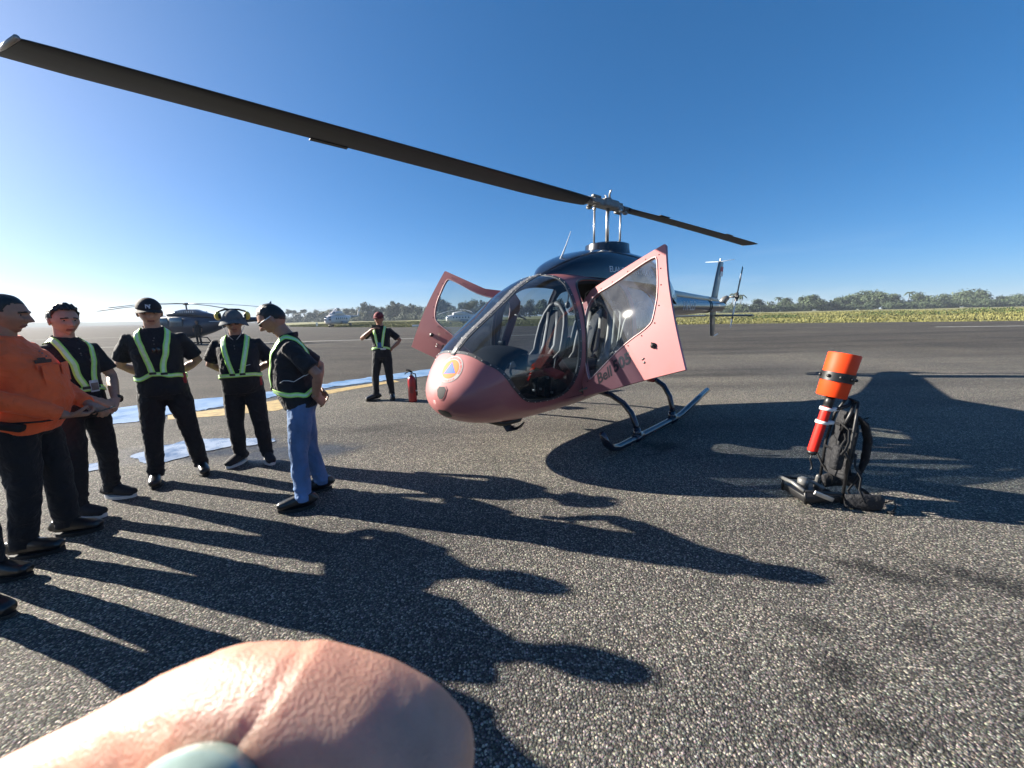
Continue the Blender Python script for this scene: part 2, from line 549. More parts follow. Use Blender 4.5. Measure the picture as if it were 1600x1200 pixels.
        d = math_('MULTIPLY_ADD', noise_(5, 5, 0.7), 1.5, math_('MULTIPLY', ln.outputs['Value'], 1.0))
        d = math_('MULTIPLY', ramp(math_('MULTIPLY', d, 0.4), 0.40, 0.66, (1, 1, 1), (0, 0, 0)), amt)
        stain = d if stain is None else math_('MAXIMUM', stain, d)
    col = mix(stain, col, mix(1.0, col, (0.24, 0.25, 0.27), 'MULTIPLY'))
    # damp ground round the puddles
    wet = None
    for (sx, sy, rx, ry, rz) in ((-3.8, 4.6, 1.25, .55, 5), (-6.1, 6.6, 1.7, .8, 38), (-4.2, 8.7, 2.2, .7, 40), (-2.6, 4.4, 1.0, .4, 8)):
        mpn = N.new('ShaderNodeMapping'); mpn.vector_type = 'TEXTURE'
        mpn.inputs['Location'].default_value = (sx, sy, 0); mpn.inputs['Rotation'].default_value = (0, 0, R(rz))
        mpn.inputs['Scale'].default_value = (rx, ry, 1)
        L.new(P, mpn.inputs['Vector'])
        ln = N.new('ShaderNodeVectorMath'); ln.operation = 'LENGTH'; L.new(mpn.outputs[0], ln.inputs[0])
        d = math_('MULTIPLY_ADD', noise_(3, 5, 0.65), 0.9, ln.outputs['Value'])
        d = ramp(math_('MULTIPLY', d, 0.4), 0.38, 0.60, (1, 1, 1), (0, 0, 0))
        wet = d if wet is None else math_('MAXIMUM', wet, d)
    col = mix(wet, col, mix(1.0, col, (0.55, 0.56, 0.58), 'MULTIPLY'))
    # hairline cracks
    cv = N.new('ShaderNodeTexVoronoi'); cv.feature = 'DISTANCE_TO_EDGE'; cv.inputs['Scale'].default_value = 0.55
    cw = N.new('ShaderNodeTexNoise'); cw.inputs['Scale'].default_value = 3; cw.inputs['Detail'].default_value = 6; L.new(P, cw.inputs['Vector'])
    ca = N.new('ShaderNodeVectorMath'); ca.operation = 'MULTIPLY_ADD'; ca.inputs[1].default_value = (0.5, 0.5, 0)
    L.new(cw.outputs['Color'], ca.inputs[0]); L.new(P, ca.inputs[2]); L.new(ca.outputs[0], cv.inputs['Vector'])
    crack = math_('MULTIPLY', ramp(cv.outputs['Distance'], 0.0, 0.004, (1, 1, 1), (0, 0, 0)), ramp(noise_(0.8, 2), 0.52, 0.6))
    col = mix(math_('MULTIPLY', crack, 0.8), col, (0.015, 0.015, 0.016))
    L.new(col, b.inputs['Base Color'])
    rgh = math_('MULTIPLY_ADD', wet, -0.5, 0.82)
    rgh = math_('MULTIPLY_ADD', stain, -0.12, rgh)
    L.new(rgh, b.inputs['Roughness'])
    b.inputs['Specular IOR Level'].default_value = 0.12
    # relief
    h = math_('SUBTRACT', math_('MULTIPLY', sepc.outputs[1], 0.8), math_('MULTIPLY', vo.outputs['Distance'], 1.1))
    h = math_('MULTIPLY_ADD', vf.outputs['Distance'], -0.25, h)
    bp = N.new('ShaderNodeBump'); bp.inputs['Distance'].default_value = 0.007
    L.new(math_('MULTIPLY_ADD', wet, -0.45, 0.6), bp.inputs['Strength'])
    L.new(h, bp.inputs['Height'])
    b2 = N.new('ShaderNodeBump'); b2.inputs['Distance'].default_value = 0.05; b2.inputs['Strength'].default_value = 0.25
    L.new(noise_(2.5, 4), b2.inputs['Height']); L.new(bp.outputs[0], b2.inputs['Normal'])
    L.new(b2.outputs[0], b.inputs['Normal'])
    return m

M['asphalt'] = asphalt_material()

def sheet(name, poly, z, mat, kind='structure'):
    bm = bmesh.new()
    vs = [bm.verts.new((x, y, z)) for x, y in poly]
    f = bm.faces.new(vs)
    if f.normal.z < 0 or f.calc_area() and sum(a.co.x * b.co.y - b.co.x * a.co.y for a, b in zip(vs, vs[1:] + vs[:1])) < 0: f.normal_flip()
    o = obj(name, bm, mat, smooth=False)
    tag(o, kind=kind)
    return o

# one sheet of bare earth and grass to the horizon, the paved apron 4 mm and more above it
def grass_material(name, dry, green):
    m, N, L, b = new_mat(name)
    tcn = N.new('ShaderNodeTexCoord')
    n1 = N.new('ShaderNodeTexNoise'); n1.inputs['Scale'].default_value = 0.06; n1.inputs['Detail'].default_value = 6; n1.inputs['Roughness'].default_value = 0.6
    n2 = N.new('ShaderNodeTexNoise'); n2.inputs['Scale'].default_value = 3.0; n2.inputs['Detail'].default_value = 5
    L.new(tcn.outputs['Object'], n1.inputs['Vector']); L.new(tcn.outputs['Object'], n2.inputs['Vector'])
    mx = N.new('ShaderNodeMath'); mx.operation = 'MULTIPLY_ADD'; mx.inputs[1].default_value = 0.4
    L.new(n2.outputs['Fac'], mx.inputs[0]); L.new(n1.outputs['Fac'], mx.inputs[2])
    r = N.new('ShaderNodeValToRGB'); r.color_ramp.elements[0].position = 0.52; r.color_ramp.elements[1].position = 0.84
    r.color_ramp.elements[0].color = (*green, 1); r.color_ramp.elements[1].color = (*dry, 1)
    L.new(mx.outputs[0], r.inputs['Fac']); L.new(r.outputs['Color'], b.inputs['Base Color'])
    b.inputs['Roughness'].default_value = 0.85
    bp = N.new('ShaderNodeBump'); bp.inputs['Strength'].default_value = 0.6; bp.inputs['Distance'].default_value = 0.1
    L.new(n2.outputs['Fac'], bp.inputs['Height']); L.new(bp.outputs[0], b.inputs['Normal'])
    return m

M['grass'] = grass_material('dry_grass', (0.20, 0.175, 0.058), (0.085, 0.11, 0.028))
M['grass_blade'] = pm('grass_blades', (0.165, 0.160, 0.048), 0.8, 0, 0.35, 0.08)
EDGE = [(1500, -900), (420, -170), (75, 30), (38, 46), (8, 57), (-23, 71), (-58, 103), (-150, 250), (-300, 640), (-420, 1500)]
def edge_y(x):
    xs = [p[0] for p in EDGE][::-1]; ys = [p[1] for p in EDGE][::-1]
    return float(np.interp(x, xs, ys))
# grass terrain: gentle swell behind the apron
bm = bmesh.new()
gx = [-1600, -1200, -700] + list(np.linspace(-450, 450, 91)) + [700, 1200, 1600]
offs = [-400, -60, -1.0, 0.3, 2, 5, 9, 14, 20, 28, 38, 50, 65, 85, 110, 150, 220, 350, 600, 1100, 1600]
rows = []
for k, d in enumerate(offs):
    row = []
    for x in gx:
        y = edge_y(x) + d
        sw = 0.0
        if d > 0:
            sw = 1.05 * (1 - math.exp(-d / 45.0)) * (0.35 + 0.65 / (1 + math.exp(-(x - 25) / 18)))
            sw += 0.22 * noise.noise((x * 0.05, y * 0.05, 0)) * min(1, d / 15)
        if d > 400: sw = 0.9
        if x < -60: sw *= 0.35
        row.append(bm.verts.new((x, y, -0.03 + sw if d > 0 else -0.06)))
    rows.append(row)
for a, b in zip(rows, rows[1:]):
    for i in range(len(gx) - 1): bm.faces.new((a[i], a[i + 1], b[i + 1], b[i]))
g = obj('grass_field', bm, M['grass']); tag(g, kind='structure')
def grass_z(x, y):
    d = y - edge_y(x)
    sw = 1.05 * (1 - math.exp(-d / 45.0)) * (0.35 + 0.65 / (1 + math.exp(-(x - 25) / 18))) + 0.22 * noise.noise((x * 0.05, y * 0.05, 0)) * min(1, d / 15)
    if x < -60: sw *= 0.35
    return -0.03 + sw

apron = sheet('apron_pavement', [(-420, 1500), (-900, 1500), (-1500, -900), (1500, -900)] + EDGE[1:-1], 0.0, M['asphalt'])

# tall grass along the apron edge and over the field
bm = bmesh.new()
rg = random.Random(3)
def tuft(x, y, z, h, w, n=3):
    for _ in range(n):
        a = rg.uniform(0, math.pi); dx, dy = math.cos(a) * w, math.sin(a) * w
        lx, ly = rg.uniform(-.3, .3) * h, rg.uniform(-.3, .3) * h
        v = [bm.verts.new((x - dx, y - dy, z - .03)), bm.verts.new((x + dx, y + dy, z - .03)),
             bm.verts.new((x + lx + dx * .25, y + ly + dy * .25, z + h)), bm.verts.new((x + lx - dx * .6, y + ly - dy * .6, z + h * .8))]
        bm.faces.new(v)
for _ in range(42000):
    x = rg.uniform(-75, 110)
    d = 0.1 + 75 * rg.random() ** 1.6
    y = edge_y(x) + d
    cl = noise.noise((x * .12, y * .12, 4))
    h = (0.09 + 0.15 * rg.random()) * (1.0 + 0.9 * max(0, cl)) * (1 if d > 2.5 else 0.5)
    tuft(x + rg.uniform(-.2, .2), y, grass_z(x, y), h, 0.04 + 0.10 * rg.random())
gb = obj('tall_grass', bm, M['grass_blade'], smooth=False)
tag(gb, 'rough dry yellow green grass growing along the far apron edge', 'grass', kind='stuff')
# shrubby dark green weeds on the right hand rise
M['weed'] = pm('weed_leaves', (0.065, 0.10, 0.024), 0.7, 0, 0.4, 0.6)
bm = bmesh.new()
for (cx, cy, lx, h) in ((60, 62, 10, .7), (70, 58, 8, .9), (84, 60, 12, 1.0), (45, 66, 6, .6), (98, 56, 10, .9)):
    for _ in range(700):
        x = cx + rg.gauss(0, lx * .5); y = cy + rg.gauss(0, 1.6)
        z = grass_z(x, y) + rg.random() * h * math.exp(-((x - cx) / lx) ** 2)
        a = rg.uniform(0, 6.28); s = rg.uniform(.05, .14)
        q = [V(math.cos(a + k * 1.57) * s, math.sin(a + k * 1.57) * s * rg.uniform(.4, 1), rg.uniform(-.12, .12)) + V(x, y, z) for k in range(4)]
        bm.faces.new([bm.verts.new(p) for p in q])
wd = obj('field_weeds', bm, M['weed'], smooth=False)
tag(wd, 'low dark green weeds spreading over the grassy rise', 'weeds', kind='stuff')

# painted markings
M['yellow_line'] = pm('worn_yellow_paint', (0.33, 0.235, 0.09), 0.75, 0, 0.35, 9, bump=0.4, bs=110)
M['white_line'] = pm('worn_white_paint', (0.50, 0.50, 0.47), 0.75, 0, 0.25, 3, bump=0.3, bs=90)
sheet('yellow_apron_marking', [(-5.9, 6.41), (-5.28, 6.82), (-4.72, 7.46), (-4.27, 8.33), (-3.77, 8.9), (-3.0, 9.7), (-2.8, 9.45), (-3.6, 8.5), (-4.02, 7.83), (-4.13, 6.6), (-4.89, 6.3), (-5.63, 6.1)], 0.004, M['yellow_line'])
def line(p, q, w):
    p = Vector((*p, 0)); q = Vector((*q, 0)); n = (q - p).normalized().cross(V(0, 0, 1)) * w / 2
    return [tuple((p + n)[:2]), tuple((q + n)[:2]), tuple((q - n)[:2]), tuple((p - n)[:2])]
for p, q, w in (((-40, 25), (-12, 29.6), .22), ((-20, 12.2), (-12.5, 14.9), .12), ((-75, 38), (-40, 50), .3), ((34, 31), (60, 25), .35), ((-12, 29.6), (4, 32.2), .22)):
    sheet('white_apron_line', line(p, q, w), 0.004, M['white_line'])

# puddles
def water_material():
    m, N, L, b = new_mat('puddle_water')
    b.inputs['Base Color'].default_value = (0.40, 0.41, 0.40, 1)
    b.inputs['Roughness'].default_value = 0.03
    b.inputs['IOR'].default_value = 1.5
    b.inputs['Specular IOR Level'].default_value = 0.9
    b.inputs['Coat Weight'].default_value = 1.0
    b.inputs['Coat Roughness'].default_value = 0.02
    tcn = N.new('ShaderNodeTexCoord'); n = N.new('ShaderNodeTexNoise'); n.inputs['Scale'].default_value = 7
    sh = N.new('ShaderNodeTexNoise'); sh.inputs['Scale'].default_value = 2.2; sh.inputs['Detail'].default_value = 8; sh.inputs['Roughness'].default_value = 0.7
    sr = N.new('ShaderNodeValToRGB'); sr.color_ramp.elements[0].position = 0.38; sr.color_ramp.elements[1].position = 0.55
    sr.color_ramp.elements[0].color = (0.07, 0.07, 0.068, 1); sr.color_ramp.elements[1].color = (0.42, 0.43, 0.42, 1)   # bare grit showing through; pale end paints the sky's reflection into the colour
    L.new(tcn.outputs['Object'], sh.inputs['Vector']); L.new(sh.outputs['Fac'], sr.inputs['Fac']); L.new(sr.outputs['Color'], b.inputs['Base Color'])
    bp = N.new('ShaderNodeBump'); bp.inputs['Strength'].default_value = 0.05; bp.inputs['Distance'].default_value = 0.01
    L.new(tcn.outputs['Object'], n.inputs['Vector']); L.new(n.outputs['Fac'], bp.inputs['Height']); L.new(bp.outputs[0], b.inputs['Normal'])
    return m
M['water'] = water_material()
def rough_loop(pts, amp, seed):
    pts = smooth_loop(pts, 4); out = []
    for i, (x, y) in enumerate(pts):
        out.append((x + amp * (noise.noise((x * 4, y * 4, seed)) + .6 * noise.noise((x * 14, y * 14, seed))), y + amp * (noise.noise((x * 4, y * 4, seed + 9)) + .6 * noise.noise((x * 14, y * 14, seed + 5)))))
    return out
pud1 = [(-9.6, 4.6), (-7.54, 6.29), (-7.4, 7.0), (-7.08, 7.57), (-6.09, 7.9), (-5.33, 8.52), (-4.65, 9.35), (-3.83, 10.36), (-2.04, 12.22), (0.2, 14.0), (1.0, 13.6), (-0.77, 11.56), (-2.19, 10.36), (-3.47, 9.49), (-4.3, 8.8), (-4.93, 7.85), (-5.43, 6.98), (-5.65, 6.75), (-5.95, 6.5), (-6.03, 6.02), (-6.47, 5.79), (-7.6, 4.9), (-9.2, 4.2)]
pud2 = [(-4.6, 4.4), (-4.49, 4.69), (-4.37, 5.05), (-3.77, 4.95), (-3.42, 5.01), (-3.02, 4.82), (-3.25, 4.71), (-3.65, 4.64), (-3.84, 4.34), (-3.96, 4.09), (-4.25, 4.14)]
pud3 = [(-4.9, 3.95), (-4.75, 4.2), (-4.45, 4.15), (-4.5, 3.9)]
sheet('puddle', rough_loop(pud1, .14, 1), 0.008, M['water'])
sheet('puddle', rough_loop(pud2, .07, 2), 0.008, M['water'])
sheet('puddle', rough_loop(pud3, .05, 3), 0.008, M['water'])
EMB_C, EMB_N = (3.07, .06, 1.015), (.8, .36, .45)
VENT_C, VENT_N = (3.2, .06, .82), (.9, .35, .2)
LIGHT_C, LIGHT_N = (3.2, .05, .62), (.8, .2, -.5)
# ------------------------------------------------------------------ the rose helicopter (local frame: X nose, Y its left, Z up, origin on the ground under the mast)
HELI = empty('helicopter', (1.49, 6.13, 0), R(180 + 46))
tag(HELI, 'rose pink light helicopter with both cabin doors open and dark rotor blades', 'helicopter')

ST_X = [3.26, 3.22, 3.14, 3.02, 2.85, 2.6, 2.3, 2.0, 1.65, 1.2, .6, 0, -.5, -1.0, -1.5, -2.0]
ST_W = [0, .20, .345, .46, .555, .63, .685, .715, .735, .75, .75, .73, .64, .47, .31, .21]
ST_T = [.74, .88, 1.00, 1.165, 1.33, 1.50, 1.70, 1.90, 2.04, 2.09, 2.11, 2.11, 2.09, 2.04, 1.98, 1.94]
ST_B = [.74, .615, .535, .475, .425, .385, .365, .36, .36, .37, .40, .43, .56, .86, 1.20, 1.42]
ST_M = [.74, .745, .77, .81, .86, .92, .98, 1.04, 1.1, 1.15, 1.2, 1.25, 1.35, 1.5, 1.6, 1.68]
ST_N = [2, 2, 2.05, 2.15, 2.25, 2.35, 2.45, 2.5, 2.55, 2.6, 2.6, 2.6, 2.5, 2.3, 2.1, 2.0]
X0 = ST_X[0]
ST_U = [math.sqrt(X0 - x) for x in ST_X]
def u_of(x): return math.sqrt(max(0, X0 - x))
_cache = {}
def station(u):
    k = round(u, 4)
    if k not in _cache:
        _cache[k] = tuple(interp(u, ST_U, a) for a in (ST_W, ST_T, ST_B, ST_M, ST_N))
    return _cache[k]
def S(u, t, off=0.0, sgn=1):
    """hull surface point; t = 0 keel, 1 ridge, on the left side"""
    w, zt, zb, zm, n = station(u)
    ph = math.pi * min(1, max(0, t))
    s, c = math.sin(ph), math.cos(ph)
    y = w * abs(s) ** (2 / n)
    k = abs(c) ** (2 / n)
    z = zm - (zm - zb) * k if c > 0 else zm + (zt - zm) * k
    p = V(X0 - u * u, y, z)
    if off:
        a = S(u + .01, t); b = S(max(0, u - .01), t); c1 = S(u, min(1, t + .01)); d = S(u, max(0, t - .01))
        nrm = (a - b).cross(c1 - d)
        if nrm.length > 1e-9:
            nrm.normalize()
            cen = V(p.x, 0, zm)
            if nrm.dot(p - cen) < 0: nrm = -nrm
            p = p + nrm * off
    p.y *= sgn
    return p
def t_of(x, z):
    u = u_of(x); lo, hi = 0.0, 1.0
    for _ in range(40):
        m_ = (lo + hi) / 2
        if S(u, m_).z < z: lo = m_
        else: hi = m_
    return lo
def t_of_y(x, y):
    """upper-half parameter with half breadth y"""
    u = u_of(x); lo, hi = 0.5, 1.0
    for _ in range(40):
        m_ = (lo + hi) / 2
        if S(u, m_).y > y: lo = m_
        else: hi = m_
    return lo
def ut(x, z): return (u_of(x), t_of(x, z))

def hull_patch(name, poly, mats, sgn=1, step=0.03, holes=(), off=0.0, thick=0.02, parent=HELI):
    sc = 2.2                                     # t is stretched so that triangles stay even
    vs, fs = fill2d([(u, t * sc) for u, t in poly], step, [[(u, t * sc) for u, t in h] for h in holes])
    bm = bmesh.new()
    bv = [bm.verts.new(S(u, t / sc, off, sgn)) for u, t in vs]
    for f in fs:
        try: bm.faces.new([bv[i] for i in f])
        except ValueError: pass
    bm.normal_update()
    bmesh.ops.remove_doubles(bm, verts=bm.verts, dist=1e-5)
    for f in bm.faces:
        c = f.calc_center_median()
        cen = V(c.x - (0.25 if c.x > 2.6 else 0), 0, station(u_of(c.x))[3])
        if f.normal.dot(c - cen) < 0: f.normal_flip()
    o = obj(name, bm, mats, parent)
    if thick:
        md = o.modifiers.new('skin', 'SOLIDIFY'); md.thickness = thick; md.offset = -1
        if isinstance(mats, (list, tuple)) and len(mats) > 1: md.material_offset = 1; md.material_offset_rim = 0
        crisp(o, 40)
    return o

# curves on the hull (X, Z side view)
low_curve = [(3.01, None), (2.96, 1.115), (2.88, 1.04), (2.80, .93), (2.73, .83), (2.64, .735), (2.54, .675), (2.40, .645), (2.2, .635), (2.02, .655), (1.90, .72), (1.82, .84), (1.765, 1.02), (1.745, 1.2), (1.74, 1.45), (1.735, 1.63), (1.70, 1.82), (1.66, 1.93), (1.62, None)]
def lc_points(sgn_t=1.0):
    out = []
    for x, z in low_curve:
        out.append((u_of(x), 1.0) if z is None else ut(x, z))
    return out
LC = lc_points()
def dens(pts, k=4):
    out = []
    n = len(pts)
    for i in range(n - 1):
        p0 = pts[max(0, i - 1)]; p1 = pts[i]; p2 = pts[i + 1]; p3 = pts[min(n - 1, i + 2)]
        for j in range(k):
            t = j / k
            out.append(tuple(0.5 * (2 * p1[a] + (p2[a] - p0[a]) * t + (2 * p0[a] - 5 * p1[a] + 4 * p2[a] - p3[a]) * t * t + (3 * p1[a] - p0[a] - 3 * p2[a] + p3[a]) * t ** 3) for a in (0, 1)))
    out.append(pts[-1])
    return [(a, min(1, b)) for a, b in out]
LCd = dens(LC)
post_t = lambda x: t_of_y(x, 0.032)
post_edge = [(u_of(x), post_t(x)) for x in (1.62, 1.75, 1.9, 2.1, 2.3, 2.5, 2.7, 2.85, 2.95, 3.0)]
full_ws = LCd[1:-1] + [post_edge[0]] + post_edge[1:]
WS = [p for p in full_ws]
def inset(poly, d):
    sc = 2.2
    q = offset_loop([(a, b * sc) for a, b in poly], d)
    return [(a, b / sc) for a, b in q]
glass_loop = smooth_loop(inset(WS, 0.022), 1)

# door opening and rear window
door_poly = smooth_loop([(1.66, .70), (1.66, 1.2), (1.655, 1.6), (1.61, 1.83), (1.50, 1.94), (1.30, 1.985), (.95, 1.99), (.62, 1.97), (.58, 1.85), (.58, 1.2), (.60, .72), (.75, .62), (1.2, .60), (1.58, .61)], 2)
door_ut = [ut(x, z) for x, z in door_poly]
rear_win = smooth_loop([(.46, 1.18), (.46, 1.86), (.36, 1.94), (0.0, 1.93), (-.28, 1.80), (-.36, 1.5), (-.20, 1.22), (.1, 1.15)], 2)
rear_ut = [ut(x, z) for x, z in rear_win]
U_END = u_of(-2.0)
u_p = u_of(1.62)
shell_mats = [M['pink'], M['cabin']]
M['ws_frame'] = pm('windscreen_frame', (0.035, 0.037, 0.04), 0.42, 0.1, 0.2, 15, coat=0.2)
for sgn in (1, -1):
    # nose and belly below the windscreen, side and roof behind it
    front = [(0.0, 0.0), (U_END, 0.0), (U_END, 1.0), (u_p, 1.0)] + list(reversed(LCd[:-1])) + [(0.0, 1.0)]
    front[0] = (0.012, 0.0); front[-1] = (0.012, 1.0)
    hull_patch('fuselage_shell', front, shell_mats, sgn, 0.032, [door_ut, rear_ut])
    # windscreen frame band and pane
    hull_patch('windscreen_frame', WS, [M['ws_frame'], M['cabin']], sgn, 0.03, [glass_loop], off=0.004, thick=0.018)
    wp = hull_patch('windscreen', inset(glass_loop, -0.006), M['glass'], sgn, 0.035, off=-0.001, thick=0)
    rw = hull_patch('rear_window', inset(rear_ut, -0.01) if True else rear_ut, M['door_glass'], sgn, 0.04, off=-0.006, thick=0)
    # rubber seal round door opening
    bm = bmesh.new()
    lp = [S(u, t, 0.002, sgn) for u, t in door_ut]
    tube(bm, lp + [lp[0], lp[1]], 0.012, n=6, cap=False)
    obj('door_seal', bm, M['ws_frame'], HELI)
    # jamb: inner return of the opening
    bm = bmesh.new()
    a = [bm.verts.new(S(u, t, -0.004, sgn)) for u, t in door_ut]
    b = [bm.verts.new(S(u, t, -0.06, sgn)) for u, t in door_ut]
    for i in range(len(a)): bm.faces.new((a[i], a[(i + 1) % len(a)], b[(i + 1) % len(a)], b[i]))
    obj('door_jamb', bm, M['cabin'], HELI)
# nose tip cap
bm = bmesh.new()
ring = [S(0.012, t, 0, 1) for t in np.linspace(0, 1, 13)] + [S(0.012, t, 0, -1) for t in np.linspace(1, 0, 13)[1:-1]]
bm.faces.new([bm.verts.new(p) for p in ring])
obj('nose_cap', bm, M['pink'], HELI)
# windscreen post on the ridge, with rivets
bm = bmesh.new()
xs_ = [3.02, 2.95, 2.85, 2.7, 2.5, 2.3, 2.1, 1.9, 1.75, 1.62]
for x0_, x1_ in zip(xs_, xs_[1:]):
    pass
rows = []
for x in xs_:
    u = u_of(x)
    rows.append([bm.verts.new(S(u, t_of_y(x, yy), 0.008, s_)) for yy, s_ in ((.034, 1), (.017, 1))] + [bm.verts.new(S(u, 1.0, 0.011, 1))] + [bm.verts.new(S(u, t_of_y(x, yy), 0.008, s_)) for yy, s_ in ((.017, -1), (.034, -1))])
for a, b in zip(rows, rows[1:]):
    for i in range(4): bm.faces.new((a[i], b[i], b[i + 1], a[i + 1]))
bmesh.ops.recalc_face_normals(bm, faces=bm.faces)
M['post'] = pm('grey_post_paint', (0.10, 0.10, 0.105), 0.5, 0.1, 0.2, 20)
po = obj('windscreen_post', bm, M['post'], HELI)
md = po.modifiers.new('t', 'SOLIDIFY'); md.thickness = 0.03; md.offset = -1
bm = bmesh.new()
for x in np.arange(1.7, 2.98, .055):
    for s_ in (1, -1):
        p = S(u_of(x), t_of_y(x, .026), 0.010, s_)
        ell(bm, p, (.005, .005, .004), 6, 4)
tag(obj('rivets', bm, M['steel'], po), kind='stuff')
# screws round the windscreen frame
for sgn in (1, -1):
    bm = bmesh.new()
    q = inset(WS, 0.010)
    acc = 0; last = None
    for u, t in q:
        p = S(u, t, 0.006, sgn)
        if last is None or (p - last).length > .07:
            ell(bm, p, (.005, .005, .005), 6, 4); last = p
    tag(obj('frame_screws', bm, M['steel'], HELI), kind='stuff')

# BVH of the left + right hull for decals
def hull_bvh():
    vs, fs = [], []
    us = np.linspace(0.03, U_END, 160); ts = np.linspace(0, 1, 60)
    for sg in (1, -1):
        b0 = len(vs)
        for u in us:
            for t in ts: vs.append(S(u, t, 0, sg))
        for i in range(len(us) - 1):
            for j in range(len(ts) - 1):
                a = b0 + i * len(ts) + j
                fs.append((a, a + 1, a + len(ts) + 1, a + len(ts)))
    return BVHTree.FromPolygons(vs, fs)
HB = hull_bvh()

def decal(name, me, mats, origin, ax, ay, bvh, off, parent):
    """lay a flat 2-d mesh (x, y) onto a curved surface along the patch normal"""
    ax = Vector(ax).normalized(); n = ax.cross(Vector(ay)).normalized(); ay = n.cross(ax)
    for v in me.vertices:
        p = Vector(origin) + ax * v.co.x + ay * v.co.y
        h = bvh.ray_cast(p + n * 0.4, -n, 0.9)
        if h[0] is None:
            h = bvh.find_nearest(p)
        nn = h[1] if h[1].dot(n) > 0 else -h[1]
        v.co = h[0] + nn * (off + v.co.z)
    o = obj(name, me, mats, parent, smooth=False)
    return o

# ---- round orange and blue emblem on the nose
M['decal_white'] = pm('white_decal', (0.36, 0.35, 0.34), 0.7, 0, 0.03, 20, spec=0.2)
def disc_mesh(r0, r1, n=48, rings=5):
    bm = bmesh.new(); prev = None
    for k in range(rings + 1):
        r = r0 + (r1 - r0) * k / rings
        if r < 1e-6:
            cur = [bm.verts.new((0, 0, 0))]
        else:
            cur = [bm.verts.new((r * math.cos(2 * math.pi * i / n), r * math.sin(2 * math.pi * i / n), 0)) for i in range(n)]
        if prev:
            for i in range(n):
                if len(prev) == 1: bm.faces.new((prev[0], cur[i], cur[(i + 1) % n]))
                else: bm.faces.new((prev[i], cur[i], cur[(i + 1) % n], prev[(i + 1) % n]))
        prev = cur
    me = bpy.data.meshes.new('disc'); bm.to_mesh(me); bm.free()
    return me
e_o = V(*EMB_C); e_n = V(*EMB_N).normalized()
e_ax = V(0, 0, 1).cross(e_n).normalized(); e_ay = e_n.cross(e_ax)
ER = 0.15
em = decal('emblem', disc_mesh(0, ER, 48, 6), M['decal_white'], e_o, e_ax, e_ay, HB, 0.0025, HELI)
decal('emblem_disc', disc_mesh(0, ER * .70, 40, 5), M['orange_decal'], e_o, e_ax, e_ay, HB, 0.004, em)
bm = bmesh.new()
tr_ = [(-.078, -.050), (.078, -.050), (0, .082)]
bm.faces.new([bm.verts.new((x, y, 0)) for x, y in tr_])
me = bpy.data.meshes.new('tri'); bm.to_mesh(me); bm.free(); subdivide_2d(me, .03)
decal('emblem_triangle', me, M['blue_decal'], e_o, e_ax, e_ay, HB, 0.0055, em)
bm = bmesh.new()
words = "BADAN NASIONAL PENANGGULANGAN BENCANA"
for i, ch in enumerate(words):
    if ch == ' ': continue
    a = R(205) - R(230) * i / (len(words) - 1)
    tm = text_mesh(ch, .031, align='CENTER', bold=.0006)
    rot = Matrix.Rotation(a - math.pi / 2, 4, 'Z')
    tm.transform(Matrix.Translation((math.cos(a) * ER * .775, math.sin(a) * ER * .775, 0)) @ rot)
    bm.from_mesh(tm)
wi = "INDONESIA"
for i, ch in enumerate(wi):
    a = R(238) + R(64) * i / (len(wi) - 1)
    tm = text_mesh(ch, .031, align='CENTER', bold=.0006)
    tm.transform(Matrix.Translation((math.cos(a) * ER * .94, math.sin(a) * ER * .94, 0)) @ Matrix.Rotation(a + math.pi / 2, 4, 'Z'))
    bm.from_mesh(tm)
me = bpy.data.meshes.new('ringtext'); bm.to_mesh(me); bm.free()
tag(decal('emblem_lettering', me, M['flagred'], e_o, e_ax, e_ay, HB, 0.004, em), kind='stuff')

M['vent_mesh'] = pm('dark_vent_mesh', (0.03, 0.03, 0.03), 0.8, 0, 0.5, 300)
# vent and lower intake on the nose
def quad_decal(name, pts, mat, o, n, off, parent=HELI, step=.02):
    vs, fs = fill2d(pts, step)
    me = bpy.data.meshes.new(name); me.from_pydata([(x, y, 0) for x, y in vs], [], fs)
    ax = V(0, 0, 1).cross(V(*n)).normalized()
    return decal(name, me, mat, o, ax, V(*n).normalized().cross(ax), HB, off, parent)
vrim = quad_decal('nose_vent_rim', smooth_loop([(-.075, .055), (.085, .06), (.05, -.085), (-.035, -.09)], 1), M['pink'], VENT_C, VENT_N, .004)
quad_decal('nose_vent', smooth_loop([(-.062, .045), (.070, .048), (.040, -.072), (-.028, -.076)], 1), M['vent_mesh'], VENT_C, VENT_N, .006)
quad_decal('landing_light_window', smooth_loop([(-.07, .03), (.09, .03), (.10, -.06), (.02, -.09), (-.06, -.06)], 1), M['black'], LIGHT_C, LIGHT_N, .004)
# small belly pod and towing hook shape under the nose
bm = bmesh.new(); tube(bm, [(2.62, .06, .40), (2.45, .06, .345), (2.2, .06, .335), (2.05, .06, .37)], [(.05, .03), (.13, .05), (.13, .05), (.06, .03)], 14, side=(0, 1, 0))
obj('belly_fairing', bm, M['black'], HELI)
bm = bmesh.new(); tube(bm, [(2.42, .12, .36), (2.36, .13, .27), (2.26, .15, .235), (2.17, .16, .25), (2.12, .17, .29)], [(.05, .012), (.06, .012), (.045, .012), (.03, .01), (.012, .006)], 10, side=(1, 0, 0))
obj('wire_cutter', bm, M['black'], HELI)
bm = bmesh.new(); box(bm, (2.62, .36, .515), (.09, .012, .03), bev=.004)
obj('static_port', bm, M['hubgrey'], HELI)

